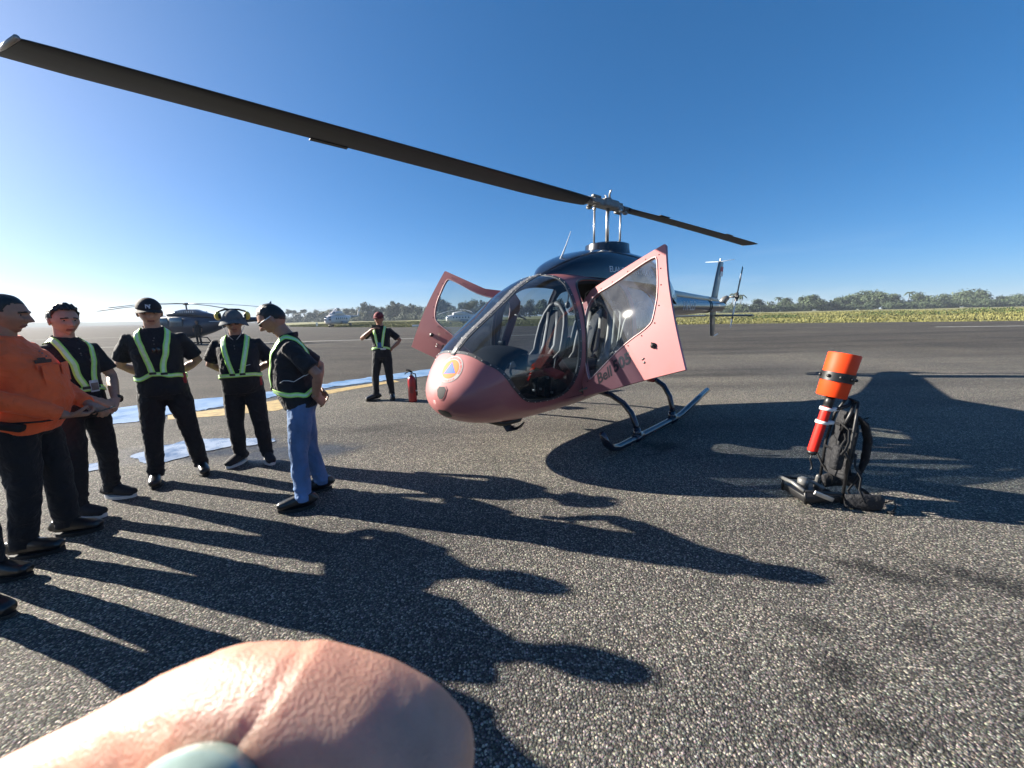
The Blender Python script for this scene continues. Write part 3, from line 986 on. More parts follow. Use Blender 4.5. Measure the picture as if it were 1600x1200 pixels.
# ------------------------------------------------ engine cowling and mast fairing
CX = [1.62, 1.52, 1.35, 1.1, .8, .45, 0, -.5, -1.0, -1.5, -2.0, -2.35]
CW = [.05, .17, .30, .41, .49, .54, .56, .56, .52, .42, .29, .20]
CT = [2.06, 2.13, 2.225, 2.325, 2.41, 2.46, 2.475, 2.46, 2.40, 2.27, 2.10, 1.98]
CB = [2.03, 2.02, 2.02, 2.02, 2.01, 2.0, 1.99, 1.98, 1.92, 1.84, 1.76, 1.70]
def cowl_pt(x, a, off=0):
    xs = CX[::-1]
    w = interp(x, xs, CW[::-1]); t = interp(x, xs, CT[::-1]); b = interp(x, xs, CB[::-1])
    s, c = math.sin(a), math.cos(a)
    n = 3.0
    return V(x, (w + off) * math.copysign(abs(c) ** (2 / n), c), b + (t - b + off) * abs(s) ** (2 / n))
bm = bmesh.new(); rows = []
for x in np.concatenate([np.linspace(1.62, 1.0, 14), np.linspace(.9, -2.35, 34)]):
    rows.append([bm.verts.new(cowl_pt(x, a)) for a in np.linspace(0, math.pi, 29)])
for a, b in zip(rows, rows[1:]):
    for i in range(28): bm.faces.new((a[i], a[i + 1], b[i + 1], b[i]))
bm.faces.new(rows[0]); bm.faces.new(list(reversed(rows[-1])))
bmesh.ops.recalc_face_normals(bm, faces=bm.faces)
cow_bvh = BVHTree.FromBMesh(bm)
cowl = obj('engine_cowling', bm, M['navy'], HELI)
# louvres and panel seams on the cowling sides
for sg in (1, -1):
    for xx in (-.62, -.80):
        bm = bmesh.new(); box(bm, (xx, sg * .572, 2.20), (.11, .02, .24), bev=.008)
        lv = obj('cowling_vent', bm, M['black'], HELI)
        bm = bmesh.new()
        for k in range(6): box(bm, (xx, sg * .584, 2.11 + k * .036), (.095, .012, .012), rot=Matrix.Rotation(0, 3, 'X'))
        obj('louvre', bm, M['hubgrey'], lv)
# mast fairing: short oval collar
bm = bmesh.new(); tube(bm, [(0, 0, 2.36), (0, 0, 2.43), (.0, 0, 2.50), (0, 0, 2.575), (0, 0, 2.585)], [(.46, .42), (.37, .35), (.345, .33), (.335, .325), (.31, .30)], 40, side=(1, 0, 0))
sharp(obj('mast_fairing', bm, M['navy'], HELI), 50)
bm = bmesh.new(); tube(bm, [(0, 0, 2.58), (0, 0, 2.592)], [(.30, .29), (.29, .28)], 32, side=(1, 0, 0)); obj('fairing_top', bm, M['black'], HELI)
# whip antenna on the cowling front
bm = bmesh.new(); tube(bm, [(1.23, .03, 2.20), (1.20, .03, 2.27), (1.17, .03, 2.33), (1.08, .03, 2.48), (.985, .03, 2.65)], [(.05, .02), (.03, .014), (.014, .009), (.007, .006), (.003, .003)], 10, side=(1, 0, 0))
obj('whip_antenna', bm, M['text_pale'], HELI)
# company name on the cowling
def side_text(name, s, size, ctr, ax, ay, bvh, off, mat, parent, shear=0., bold=0.002):
    me = text_mesh(s, size, align='CENTER', shear=shear, bold=bold); subdivide_2d(me, .05)
    return decal(name, me, mat, ctr, ax, ay, bvh, off, parent)
for sg in (1, -1):
    side_text('operator_lettering', 'ELANG NUSANTARA AIR', .105, (.18, sg * .55, 2.10), (-sg, 0, 0), (0, 0, 1), cow_bvh, .004, M['text_pale'], cowl)

# ------------------------------------------------ mast, hub, main rotor
HZ = 3.16
bm = bmesh.new(); tube(bm, [(0, 0, 2.55), (0, 0, 3.20)], .027, 16); obj('mast', bm, M['steel'], HELI)
ROT = R(39.8 - 46)                     # blade line relative to the fuselage axis (pointing forward)
rd = V(math.cos(ROT), math.sin(ROT), 0); rn = V(-rd.y, rd.x, 0)
for s_ in (1, -1):
    p0 = rn * (-.09 * s_) + rd * (.20 * s_)
    bm = bmesh.new(); tube(bm, [p0 + V(0, 0, 2.56), p0 + V(0, 0, 3.08)], .015, 10)
    ell(bm, p0 + V(0, 0, 3.09), (.026, .026, .03), 10, 6)
    obj('pitch_link', bm, M['steel'], HELI)
def rframe(s_): return Matrix((rd * s_, rn * s_, V(0, 0, 1))).transposed()
bm = bmesh.new()
Rm = rframe(1)
box(bm, (0, 0, 3.165), (.34, .19, .12), Rm, .025)
box(bm, tuple(rd * .24 + V(0, 0, 3.15)), (.30, .15, .10), Rm, .02)
box(bm, tuple(rd * -.24 + V(0, 0, 3.15)), (.26, .11, .09), Rm, .02)
tube(bm, [(0, 0, 3.14), (0, 0, 3.25)], .055, 14)
hubo = obj('rotor_hub', bm, M['hubgrey'], HELI, smooth=False)
for s_ in (1, -1):
    d = rd * s_; n = rn * s_
    bm = bmesh.new()
    tube(bm, [d * .34 + V(0, 0, 3.15), d * .50 + V(0, 0, 3.152)], [(.075, .05), (.085, .045)], 12, side=n)
    box(bm, tuple(d * .40 + n * .10 + V(0, 0, 3.13)), (.16, .05, .05), rframe(s_), .01)
    box(bm, tuple(d * .30 + n * .02 + V(0, 0, 3.225)), (.18, .05, .035), rframe(s_), .01)
    box(bm, tuple(d * .36 - n * .06 + V(0, 0, 3.085)), (.07, .06, .05), rframe(s_), .012)
    obj('blade_grip', bm, M['hubgrey'], hubo, smooth=False)
    bm = bmesh.new()
    tube(bm, [n * .03 + V(0, 0, 3.24), n * .05 + d * .03 + V(0, 0, 3.30), n * .11 + d * .07 + V(0, 0, 3.33)], [.018, .014, .010], 8)
    obj('flap_stop', bm, M['steel'], hubo)
BL_SC = {1: 1.004, -1: .975}
def blade(s_):
    d = rd * s_; lead = rn * s_            # the rotor turns anticlockwise seen from above
    bm = bmesh.new(); rows = []
    RR = 5.64
    prof = [(.5, 0), (.46, .55), (.30, .95), (.05, 1.0), (-.25, .65), (-.5, .06), (-.25, -.55), (.05, -.8), (.30, -.75), (.46, -.45)]
    rs = [.44, .60, .85, 1.1, 1.5, 2.2, 3.0, 3.8, 4.6, 5.2, 5.42, 5.56, 5.64]
    for r in rs:
        ch = interp(r, [.44, .85, 1.5, 5.42, 5.64], [.23, .29, .33, .33, .30])
        th = interp(r, [.44, .85, 1.5, 5.64], [.04, .032, .024, .017])
        tw = R(interp(r, [.44, 1.5, 5.64], [9, 8, 0]))
        dz = (.0 if s_ > 0 else -.03) * ((r - .5) / 5.1) ** 2
        sweep = -.0 if r < 5.45 else -(r - 5.45) * .0
        row = []
        for (cx_, tz) in prof:
            y = cx_ * ch - .06 * (ch / .33); z = tz * th
            yy = y * math.cos(tw) - z * math.sin(tw); zz = y * math.sin(tw) + z * math.cos(tw)
            rr = (r if r < 5.5 else r + (-cx_ * .17 if r > 5.6 else -cx_ * .09)) * BL_SC[s_]
            row.append(bm.verts.new(d * rr + lead * yy + V(0, 0, HZ - .012 + dz + zz)))
        rows.append(row)
    n = len(prof)
    for a, b in zip(rows, rows[1:]):
        for k in range(n):
            bm.faces.new((a[k], a[(k + 1) % n], b[(k + 1) % n], b[k]))
    bm.faces.new(rows[0]); bm.faces.new(rows[-1])
    bmesh.ops.recalc_face_normals(bm, faces=bm.faces)
    o = sharp(obj('rotor_blade', bm, M['blade'], HELI), 50)
    for r0, r1 in ((1.12, 1.42), (3.70, 4.02)):
        bm = bmesh.new()
        for r_ in (0,):
            c = d * ((r0 + r1) / 2) + lead * (-.06 - .165 + (.016 if r0 < 2 else .004)) + V(0, 0, HZ - .012 - .03 * (((r0 + r1) / 2 - .5) / 5.1) ** 2 - .165 * math.sin(R(8 * (1 - r0 / 5.6))))
            box(bm, tuple(c), (r1 - r0, .05, .006), rframe(s_))
        obj('trim_tab', bm, M['blade'], o, smooth=False)
    # bare metal edge at the tip
    bm = bmesh.new()
    k_ = BL_SC[s_]; a = d * 5.565 * k_ + lead * .105; b = d * 5.725 * k_ - lead * .205
    zt_ = V(0, 0, HZ - (.012 if s_ > 0 else .042))
    tube(bm, [a + zt_, (a + b) / 2 + zt_, b + zt_], [(.014, .014), (.012, .016), (.008, .006)], 8)
    obj('tip_edge', bm, M['blade_tip'], o)
    return o
blade(1); blade(-1)

# ------------------------------------------------ tail boom, fins, tail rotor
BX = [-1.5, -2.0, -2.6, -3.5, -4.5, -5.3, -5.7, -6.0, -6.15]
BW = [.30, .235, .20, .175, .15, .135, .12, .08, .03]
BT = [1.98, 1.935, 1.90, 1.87, 1.845, 1.83, 1.82, 1.80, 1.77]
BB = [1.18, 1.40, 1.475, 1.505, 1.53, 1.55, 1.56, 1.60, 1.66]
bm = bmesh.new(); rows = []
for x in np.linspace(-1.5, -6.15, 60):
    xs = BX[::-1]; w = interp(x, xs, BW[::-1]); t = interp(x, xs, BT[::-1]); b = interp(x, xs, BB[::-1])
    zc = (t + b) / 2; h = (t - b) / 2
    row = []
    for k in range(32):
        a = 2 * math.pi * k / 32; c, s = math.cos(a), math.sin(a); n = 2.3
        row.append(bm.verts.new((x, w * math.copysign(abs(c) ** (2 / n), c), zc + h * math.copysign(abs(s) ** (2 / n), s))))
    rows.append(row)
for a, b in zip(rows, rows[1:]):
    for k in range(32): bm.faces.new((a[k], a[(k + 1) % 32], b[(k + 1) % 32], b[k]))
bm.faces.new(rows[0]); bm.faces.new(rows[-1])
bmesh.ops.recalc_face_normals(bm, faces=bm.faces)
boom_bvh = BVHTree.FromBMesh(bm)
M['boom'] = pm('dark_blue_gloss_paint', (0.012, 0.019, 0.04), 0.30, 0.1, 0.15, 4, coat=0.7, rvar=0.05)
boom = obj('tail_boom', bm, M['boom'], HELI)
bm = bmesh.new()
tube(bm, [(-1.9, 0, 1.925), (-3.5, 0, 1.885), (-5.3, 0, 1.835), (-5.5, 0, 1.80)], [(.13, .10), (.10, .075), (.085, .065), (.05, .04)], 12, side=(0, 1, 0), power=3.4)
sharp(obj('drive_shaft_cover', bm, M['boom'], boom), 30)
for sg in (1, -1):
    side_text('registration', 'PK-ELP', .27, (-3.1, sg * .19, 1.60), (-sg, 0, 0), (0, 0, 1), boom_bvh, .003, M['text_pale'], boom)
for xx in (-4.55, -4.68):
    bm = bmesh.new(); ring = []
    w = interp(xx, BX[::-1], BW[::-1]); t = interp(xx, BX[::-1], BT[::-1]); b = interp(xx, BX[::-1], BB[::-1])
    tube(bm, [(xx - .03, 0, (t + b) / 2), (xx + .03, 0, (t + b) / 2)], [(w + .006, (t - b) / 2 + .006)] * 2, 28, side=(0, 1, 0), power=2.3)
    obj('boom_band', bm, M['black'], boom)
def aerofoil_fin(name, pts, chords, thick, mat, parent, side):
    """fin lofted through leading-edge points with given chords; chord runs aft (-X)"""
    bm = bmesh.new(); rows = []
    prof = [(0, 0), (.08, .6), (.3, 1), (.6, .7), (1, .05), (1, -.05), (.6, -.7), (.3, -1), (.08, -.6)]
    for p, c in zip(pts, chords):
        rows.append([bm.verts.new(V(*p) + V(-a * c, 0, 0) + V(*side) * (b * thick)) for a, b in prof])
    n = len(prof)
    for a, b in zip(rows, rows[1:]):
        for k in range(n): bm.faces.new((a[k], a[(k + 1) % n], b[(k + 1) % n], b[k]))
    bm.faces.new(rows[0]); bm.faces.new(rows[-1])
    bmesh.ops.recalc_face_normals(bm, faces=bm.faces)
    return sharp(obj(name, bm, mat, parent), 60)
M['fin'] = pm('fin_paint', (0.045, 0.05, 0.058), 0.35, 0.1, 0.2, 5, coat=0.3)
fin = aerofoil_fin('vertical_fin', [(-5.18, 0, .95), (-5.12, 0, 1.0), (-5.02, 0, 1.45), (-5.02, 0, 1.9), (-5.25, 0, 2.45), (-5.42, 0, 2.80)], [.26, .34, .46, .50, .46, .40], .03, M['fin'], HELI, (0, 1, 0))
for sg in (1, -1):
    bm = bmesh.new(); y = sg * .034
    for i, (z0, z1, mi) in enumerate(((2.56, 2.68, 0), (2.44, 2.56, 1))):
        f = bm.faces.new([bm.verts.new(q) for q in ((-5.49, y, z0), (-5.71, y, z0), (-5.73, y, z1), (-5.53, y, z1))]); f.material_index = mi
    obj('flag_decal', bm, [M['flagred'], M['white']], fin, smooth=False)
    aerofoil_fin('horizontal_stabilizer', [(-4.98, sg * .1, 1.46), (-5.0, sg * .5, 1.455), (-5.03, sg * .86, 1.45), (-5.08, sg * .9, 1.45)], [.40, .38, .36, .26], .022, M['fin'], HELI, (0, 0, 1))
bm = bmesh.new(); tube(bm, [(-5.5, -.34, 2.82), (-5.55, 0, 2.80), (-5.5, .34, 2.82)], [.004, .009, .004], 6); tube(bm, [(-5.55, 0, 2.75), (-5.55, 0, 2.88)], .018, 8)
obj('tail_antenna', bm, M['text_pale'], fin)
bm = bmesh.new(); tube(bm, [(-5.3, 0, 1.0), (-5.45, 0, .93), (-5.75, 0, .98)], .012, 8); obj('tail_guard', bm, M['steel'], fin)
trc = V(-6.08, .30, 1.93)
bm = bmesh.new(); tube(bm, [(-5.95, 0, 1.78), (-6.08, .02, 1.88), (-6.08, .10, 1.93)], [.09, .085, .06], 12); tube(bm, [(-6.08, .08, 1.93), (-6.08, .33, 1.93)], .022, 10)
obj('tail_gearbox', bm, M['hubgrey'], HELI)
trot = empty('tail_rotor'); trot.parent = HELI; trot.location = trc
bm = bmesh.new(); box(bm, (0, 0, 0), (.07, .07, .22), Matrix.Rotation(R(-19), 3, 'Y'), .012); ell(bm, (0, .03, 0), (.05, .035, .05), 12, 8); tube(bm, [(-.10, -.06, 0), (.10, -.06, 0)], .018, 8)
obj('rotor_hub', bm, M['black'], trot)
ta = R(-25)
for s_ in (1, -1):
    dd = V(math.sin(ta) * s_, 0, math.cos(ta) * s_); cc = V(dd.z, 0, -dd.x)
    bm = bmesh.new()
    tube(bm, [dd * .08, dd * .2, dd * .5, dd * .84, dd * .86], [(.025, .012), (.06, .008), (.065, .007), (.06, .005), (.045, .003)], 10, side=cc)
    obj('tail_rotor_blade', bm, [M['text_pale'] if s_ < 0 else M['black']], trot)
    bm = bmesh.new(); tube(bm, [dd * .5, dd * .64], [(.068, .010), (.067, .010)], 10, side=cc); obj('blade_stripe', bm, M['black'] if s_ < 0 else M['text_pale'], trot)

# ------------------------------------------------ landing gear
for sg in (1, -1):
    bm = bmesh.new()
    y = 1.13 * sg
    tube(bm, [(1.95, y, .30), (1.86, y, .17), (1.75, y, .09), (1.60, y, .05), (1.2, y, .045), (.5, y, .045), (-.1, y, .045), (-.28, y, .055), (-.55, y, .10), (-1.0, y, .18), (-1.43, y, .255)],
         [(.03, .03)] + [(.042, .042)] * 10, 16)
    sk = obj('skid', bm, M['skid'], HELI)
    for xx in (1.1, 0.02):
        bm = bmesh.new(); tube(bm, [(xx - .10, y, .048), (xx + .10, y, .048)], .052, 16); tube(bm, [(xx, y - .004 * sg, .05), (xx, y - .02 * sg, .16)], [.055, .045], 14)
        obj('skid_saddle', bm, M['skid'], sk)
    bm = bmesh.new(); box(bm, (.55, y, .012), (1.5, .05, .02)); obj('wear_plate', bm, M['steel'], sk)
for xx in (1.1, .02):
    bm = bmesh.new()
    half = [(1.125, .08), (1.10, .20), (1.03, .34), (.92, .45), (.75, .53), (.5, .57), (.25, .55), (0, .54)]
    if xx < .5: half = [(1.125, .08), (1.115, .22), (1.07, .38), (.98, .52), (.85, .60), (.6, .64), (.3, .6), (0, .58)]
    pts = [(xx, a, b) for a, b in half] + [(xx, -a, b) for a, b in reversed(half[:-1])]
    tube(bm, pts, .036, 14)
    obj('cross_tube', bm, M['skid'], HELI)
bm = bmesh.new(); box(bm, (.02, .80, .60), (.10, .12, .08), bev=.02); obj('step_bracket', bm, M['red'], HELI)

# ------------------------------------------------ doors, standing open
M['seal'] = pm('pale_window_edge', (0.55, 0.36, 0.34), 0.5, 0.1, 0.1, 20)
def open_door(BL, BR, TR, sg, win_tint):
    """panel given by hinge bottom, rear bottom and rear top corners (local metres)"""
    BL, BR, TR = V(*BL), V(*BR), V(*TR)
    ex = (BR - BL); W = ex.length; ex.normalize()
    ez = (TR - BR); ez = (ez - ex * ez.dot(ex)); ez.normalize()
    n = ex.cross(ez) * (1 if sg > 0 else -1)
    if n.x < 0: n = -n                       # outer face looks forward when open
    tr = (TR - BL); TRx, TRz = tr.dot(ex), tr.dot(ez)
    root = empty('door'); root.parent = HELI
    def P(a, b, off=0.0):
        # slight outward bulge of the panel, tumblehome towards the top
        bul = .055 * math.sin(math.pi * min(1, max(0, b / TRz))) - .05 * max(0, b / TRz - .55) ** 2 * 2.2
        bul += .035 * math.sin(math.pi * min(1, max(0, a / W)))
        return BL + ex * a + ez * b + n * (bul + off)
    outer = smooth_door([(-.01, .02), (W * .35, -.0), (W * .72, -.0), (W, 0), (W * .5 + TRx * .5 + .004, TRz * .5), (TRx, TRz), (TRx - .02, TRz + .012), (.62, TRz * .985), (.20, 1.30), (.075, 1.215), (.035, 1.10), (.0, .6)])
    inner = smooth_loop([(.10, .20), (.16, .18), (W * .55, .42), (W * .80, .50), (W * .84, .60), (TRx * .99 - .07, TRz * .62), (TRx - .085, TRz * .91), (TRx - .13, TRz * .945), (.60, TRz * .885), (.26, 1.19), (.135, 1.05), (.095, .65)], 2)
    if DOOR_INNER: inner = smooth_loop(DOOR_INNER(W, TRx, TRz), 2)
    vs, fs = fill2d(outer, .045, [inner])
    bm = bmesh.new(); bv = [bm.verts.new(P(a, b)) for a, b in vs]
    for f in fs:
        try: bm.faces.new([bv[i] for i in f])
        except ValueError: pass
    bm.normal_update()
    for f in bm.faces:
        if f.normal.dot(n) < 0: f.normal_flip()
    o = obj('door_panel', bm, [M['pink'], M['cabin']], root)
    md = o.modifiers.new('t', 'SOLIDIFY'); md.thickness = .035; md.offset = -1; md.material_offset = 1; md.material_offset_rim = 0; crisp(o, 40)
    vs, fs = fill2d(offset_loop(inner, -.008), .06)
    bm = bmesh.new(); bv = [bm.verts.new(P(a, b, -.008)) for a, b in vs]
    for f in fs:
        try: bm.faces.new([bv[i] for i in f])
        except ValueError: pass
    bm.normal_update()
    for f in bm.faces:
        if f.normal.dot(n) < 0: f.normal_flip()
    obj('window', bm, M['door_glass'], root)
    bm = bmesh.new(); lp = [P(a, b, .003) for a, b in inner]
    tube(bm, lp + [lp[0], lp[1]], .006, 6, cap=False); obj('window_edge', bm, M['seal'], root)
    # screws round the window
    bm = bmesh.new(); last = None
    for a, b in offset_loop(inner, -.035):
        p = P(a, b, .002)
        if last is None or (p - last).length > .14: ell(bm, p, (.007, .007, .007), 6, 4); last = p
    tag(obj('screws', bm, M['black'], root), kind='stuff')
    # latch handle and lock
    hx, hz = W * .80, .30
    bm = bmesh.new(); tube(bm, [P(hx, hz, .0), P(hx, hz, .012)], .028, 14); ell(bm, P(hx, hz, .014), (.014, .014, .014), 8, 6)
    tube(bm, [P(hx - .01, hz + .03, .012), P(hx + .015, hz - .03, .014)], .008, 6)
    obj('door_handle', bm, M['black'], root)
    bm = bmesh.new(); tube(bm, [P(hx - .13, .17, 0), P(hx - .13, .17, .006)], .012, 10); tube(bm, [P(hx - .15, .20, 0.004), P(hx - .12, .21, .004)], .006, 6); obj('door_lock', bm, M['hubgrey'], root)
    # hinges
    for hb in (.10, 1.02):
        bm = bmesh.new(); tube(bm, [P(-.09, hb, -.02), P(.0, hb, .006), P(.07, hb, .008)], .011, 8); obj('hinge', bm, M['hubgrey'], root)
    # model lettering along the lower edge
    def lay(me, a0, b0, name):
        for v in me.vertices:
            x = v.co.x if sg > 0 else -v.co.x
            v.co = P(a0 + v.co.x * 1.0 * math.cos(.19) - v.co.y * math.sin(.19), b0 + v.co.y * math.cos(.19) + v.co.x * math.sin(.19), .0025)
        return obj(name, me, M['text_dark'], root, smooth=False)
    if sg > 0:
        a = text_mesh('Bell', .16, shear=.15, bold=.004); subdivide_2d(a, .06); lay(a, .26, .10, 'lettering')
        b = text_mesh('505', .165, shear=.1, bold=.006); subdivide_2d(b, .06); lay(b, .52, .165, 'lettering')
    else:
        for s_, a0, b0, z in (('Bell', W * .66, .13, .16), ('505', W * .66 - .29, .075, .165)):
            me = text_mesh(s_, z, shear=.12, bold=.005); subdivide_2d(me, .06)
            for v in me.vertices:
                v.co = P(a0 - v.co.x * math.cos(.19) + v.co.y * math.sin(.19) * 0, b0 + v.co.y - v.co.x * math.sin(.19), .0025)
            obj('lettering', me, M['text_dark'], root, smooth=False)
    return root
def smooth_door(p): return smooth_loop(p, 1) if False else p
DOOR_INNER = None
ld = open_door((1.73, .765, .60), (1.95, 1.95, 1.05), (1.51, 1.525, 2.225), 1, None)
rdn = open_door((1.73, -.765, .60), (2.30, -1.95, 1.125), (1.95, -1.51, 2.21), -1, None)

# ------------------------------------------------ cabin
bm = bmesh.new()
rows = []
for x in np.linspace(2.55, -.45, 14):
    w = station(u_of(x))[0] - .06
    rows.append([bm.verts.new((x, y, .60)) for y in (-w * .93, 0, w * .93)])
for a, b in zip(rows, rows[1:]):
    for i in range(2): bm.faces.new((a[i], a[i + 1], b[i + 1], b[i]))
obj('cabin_floor', bm, M['cabin'], HELI)
bm = bmesh.new()
vs = [S(u_of(-.42), t, -.03, 1) for t in np.linspace(.05, .98, 16)] + [S(u_of(-.42), t, -.03, -1) for t in np.linspace(.98, .05, 16)]
bm.faces.new([bm.verts.new(p) for p in vs]); obj('rear_bulkhead', bm, M['cabin'], HELI, smooth=False)
# instrument pedestal and glareshield
bm = bmesh.new(); tube(bm, [(2.72, 0, .62), (2.66, 0, .85), (2.50, 0, 1.08), (2.30, 0, 1.16), (2.18, 0, 1.14)], [(.20, .10), (.24, .12), (.30, .10), (.33, .06), (.30, .04)], 18, side=(0, 1, 0), power=2.6)
ped = obj('instrument_pedestal', bm, M['cabin'], HELI)
M['screen'] = pm('screen_glass', (0.01, 0.012, 0.015), 0.08, 0, .1, 5, coat=.5)
for y in (-.14, .14):
    bm = bmesh.new(); box(bm, (2.155, y, 1.02), (.03, .24, .19), Matrix.Rotation(R(-12), 3, 'Y'), .008); obj('display', bm, M['screen'], ped)
bm = bmesh.new(); box(bm, (2.0, 0, .72), (.55, .2, .22), bev=.03); obj('centre_console', bm, M['cabin'], HELI)
# compass and outside-air probe on thin stalk
bm = bmesh.new(); tube(bm, [(2.28, -.08, 1.16), (2.22, -.10, 1.30), (2.18, -.12, 1.42)], [.008, .006, .005], 6); box(bm, (2.24, -.06, 1.24), (.05, .09, .06), bev=.012); obj('compass', bm, M['black'], ped)
# cyclic sticks
for y in (-.36, .36):
    bm = bmesh.new(); tube(bm, [(1.72, y, .60), (1.80, y, .82), (1.74, y, 1.02), (1.70, y, 1.06)], [.016, .014, .02, .022], 8); obj('cyclic_stick', bm, M['black'], HELI)
def seat(x, y, w=.48):
    root = empty('seat'); root.parent = HELI; root.location = (x, y, .60)
    bm = bmesh.new()
    tube(bm, [(.28, 0, .26), (.30, 0, .30), (.24, 0, .345), (0, 0, .33), (-.20, 0, .31)], [(w * .42, .05), (w * .47, .06), (w * .48, .06), (w * .48, .06), (w * .45, .05)], 20, side=(0, 1, 0), power=3)
    obj('seat_cushion', bm, M['cabin'], root)
    bm = bmesh.new()
    tube(bm, [(-.16, 0, .28), (-.20, 0, .45), (-.26, 0, .70), (-.31, 0, .92), (-.33, 0, 1.02)], [(w * .44, .06), (w * .47, .06), (w * .46, .055), (w * .36, .05), (w * .26, .04)], 20, side=(0, 1, 0), power=3)
    obj('backrest', bm, M['cabin'], root)
    for s_ in (1, -1):
        bm = bmesh.new()
        tube(bm, [(.10, s_ * w * .47, .30), (-.09, s_ * w * .50, .42), (-.14, s_ * w * .50, .60), (-.20, s_ * w * .47, .80), (-.26, s_ * w * .38, .97), (-.27, s_ * w * .18, 1.09), (-.27, 0, 1.12)],
             [(.05, .03), (.06, .035), (.05, .035), (.045, .035), (.042, .035), (.04, .035), (.04, .035)], 12)
        obj('bolster', bm, M['grey_seat'], root)
    bm = bmesh.new(); box(bm, (0, 0, .13), (.40, w * .8, .26), bev=.02); obj('seat_base', bm, M['cabin'], root)
    for s_ in (1, -1):
        bm = bmesh.new(); tube(bm, [(-.20, s_ * .08, 1.0), (-.17, s_ * .09, .80), (-.10, s_ * .10, .52), (0, s_ * .08, .40)], [(.024, .004)] * 4, 8, side=(0, 1, 0)); obj('harness_strap', bm, M['grey_seat'], root)
    return root
seat(1.08, .36); seat(1.08, -.36)
for y in (-.46, 0, .46): seat(.05, y, .42)
# yellow buckle tag and headsets hung from the roof
M['yellow'] = pm('yellow_plastic', (0.62, 0.43, 0.04), 0.45, 0, .08, 20)
bm = bmesh.new(); box(bm, (.86, .20, 1.36), (.05, .14, .045), Matrix.Rotation(R(25), 3, 'X'), .01); obj('buckle_tag', bm, M['yellow'], HELI)
for y in (.05, .30, -.25):
    bm = bmesh.new(); tube(bm, [(.55, y - .08, 1.74), (.55, y - .06, 1.85), (.55, y, 1.89), (.55, y + .06, 1.85), (.55, y + .08, 1.74)], [(.012, .006)] * 5, 8)
    for s_ in (1, -1): ell(bm, (.55, y + s_ * .08, 1.70), (.045, .035, .055), 12, 8)
    obj('hung_headset', bm, M['hubgrey'], HELI)
# overhead panel between the windscreen and roof
bm = bmesh.new(); box(bm, (1.40, 0, 1.98), (.5, .34, .07), bev=.02); obj('overhead_panel', bm, M['cabin'], HELI)

# red rescue bag lying on the cabin floor ahead of the left seat
bag = empty('equipment_bag'); bag.location = HELI.matrix_basis @ V(1.98, .42, .61); bag.rotation_euler = HELI.rotation_euler
tag(bag, 'red and black rescue bag seen through the windscreen on the cabin floor', 'bag')
M['redcloth'] = pm('red_nylon', (0.34, 0.02, 0.025), .6, 0, .15, 20, bump=.2, bs=120)
bm = bmesh.new(); box(bm, (0, 0, .12), (.26, .40, .23), bev=.05); obj('bag_body', bm, M['blacksoft'], bag)
for (x, y, z, rx) in ((.06, -.10, .27, 12), (.02, .10, .29, -16)):
    bm = bmesh.new(); box(bm, (x, y, z), (.18, .20, .075), Matrix.Rotation(R(rx), 3, 'X'), .025); obj('bag_pouch', bm, M['redcloth'], bag)
bm = bmesh.new()
for (y, z) in ((-.16, .18), (-.05, .20), (.07, .17), (.16, .21)): tube(bm, [(.14, y, .04), (.15, y, z * .6), (.12, y, z + .05)], [(.018, .004)] * 3, 6)
tag(obj('bag_straps', bm, M['blacksoft'], bag), kind='stuff')
for (y, z) in ((-.17, .25), (.02, .12), (.12, .26), (.18, .10), (-.08, .09)):
    bm = bmesh.new(); box(bm, (.155, y, z), (.012, .035, .025), bev=.004); obj('buckle', bm, M['steel'], bag)
# ------------------------------------------------------------------ people
M['skin'] = pm('brown_skin', (0.33, 0.165, 0.105), 0.5, 0, 0.12, 25, bump=0.06, bs=300, sss=0.08)
M['skin2'] = pm('tan_skin', (0.42, 0.235, 0.16), 0.5, 0, 0.12, 25, bump=0.06, bs=300, sss=0.08)
M['lips'] = pm('lips', (0.20, 0.075, 0.06), 0.45, 0, 0.1, 60)
M['hair'] = pm('black_hair', (0.010, 0.009, 0.008), 0.42, 0, 0.4, 90, bump=0.5, bs=160, stretch=(1, 1, .25))
M['eyewhite'] = pm('eye_white', (0.34, 0.31, 0.28), 0.2, 0, 0.05, 30)
M['iris'] = pm('dark_iris', (0.012, 0.008, 0.006), 0.1, 0, 0.1, 30)
M['navyshirt'] = pm('black_polo_cloth', (0.006, 0.007, 0.011), 0.85, 0, 0.2, 20, bump=0.15, bs=300, sheen=0.05, bump2=0.55, bs2=11)
M['blackshirt'] = pm('charcoal_polo_cloth', (0.009, 0.0085, 0.011), 0.85, 0, 0.25, 20, bump=0.15, bs=300, sheen=0.06, bump2=0.6, bs2=10)
M['blacktrouser'] = pm('black_trouser_cloth', (0.005, 0.0055, 0.008), 0.85, 0, 0.2, 20, bump=0.15, bs=300, sheen=0.04, bump2=0.6, bs2=9)
M['orangeshirt'] = pm('orange_uniform_cloth', (0.88, 0.125, 0.028), 0.75, 0, 0.08, 12, bump=0.12, bs=280, sheen=0.1, bump2=0.55, bs2=9)
M['denim'] = pm('blue_denim', (0.095, 0.17, 0.32), 0.85, 0, 0.35, 7, bump=0.25, bs=400, bump2=0.6, bs2=8, stretch=(1, 1, .35))
M['neon'] = pm('neon_yellow_tape', (0.46, 0.86, 0.16), 0.5, 0, 0.06, 20, bump=0.1, bs=200)
M['tape'] = pm('silver_reflective_tape', (0.55, 0.78, 0.48), 0.35, 0.2, 0.08, 40, bump=0.05, bs=300)
M['shoe'] = pm('black_shoe_leather', (0.010, 0.010, 0.011), 0.3, 0, 0.2, 20, coat=0.3)
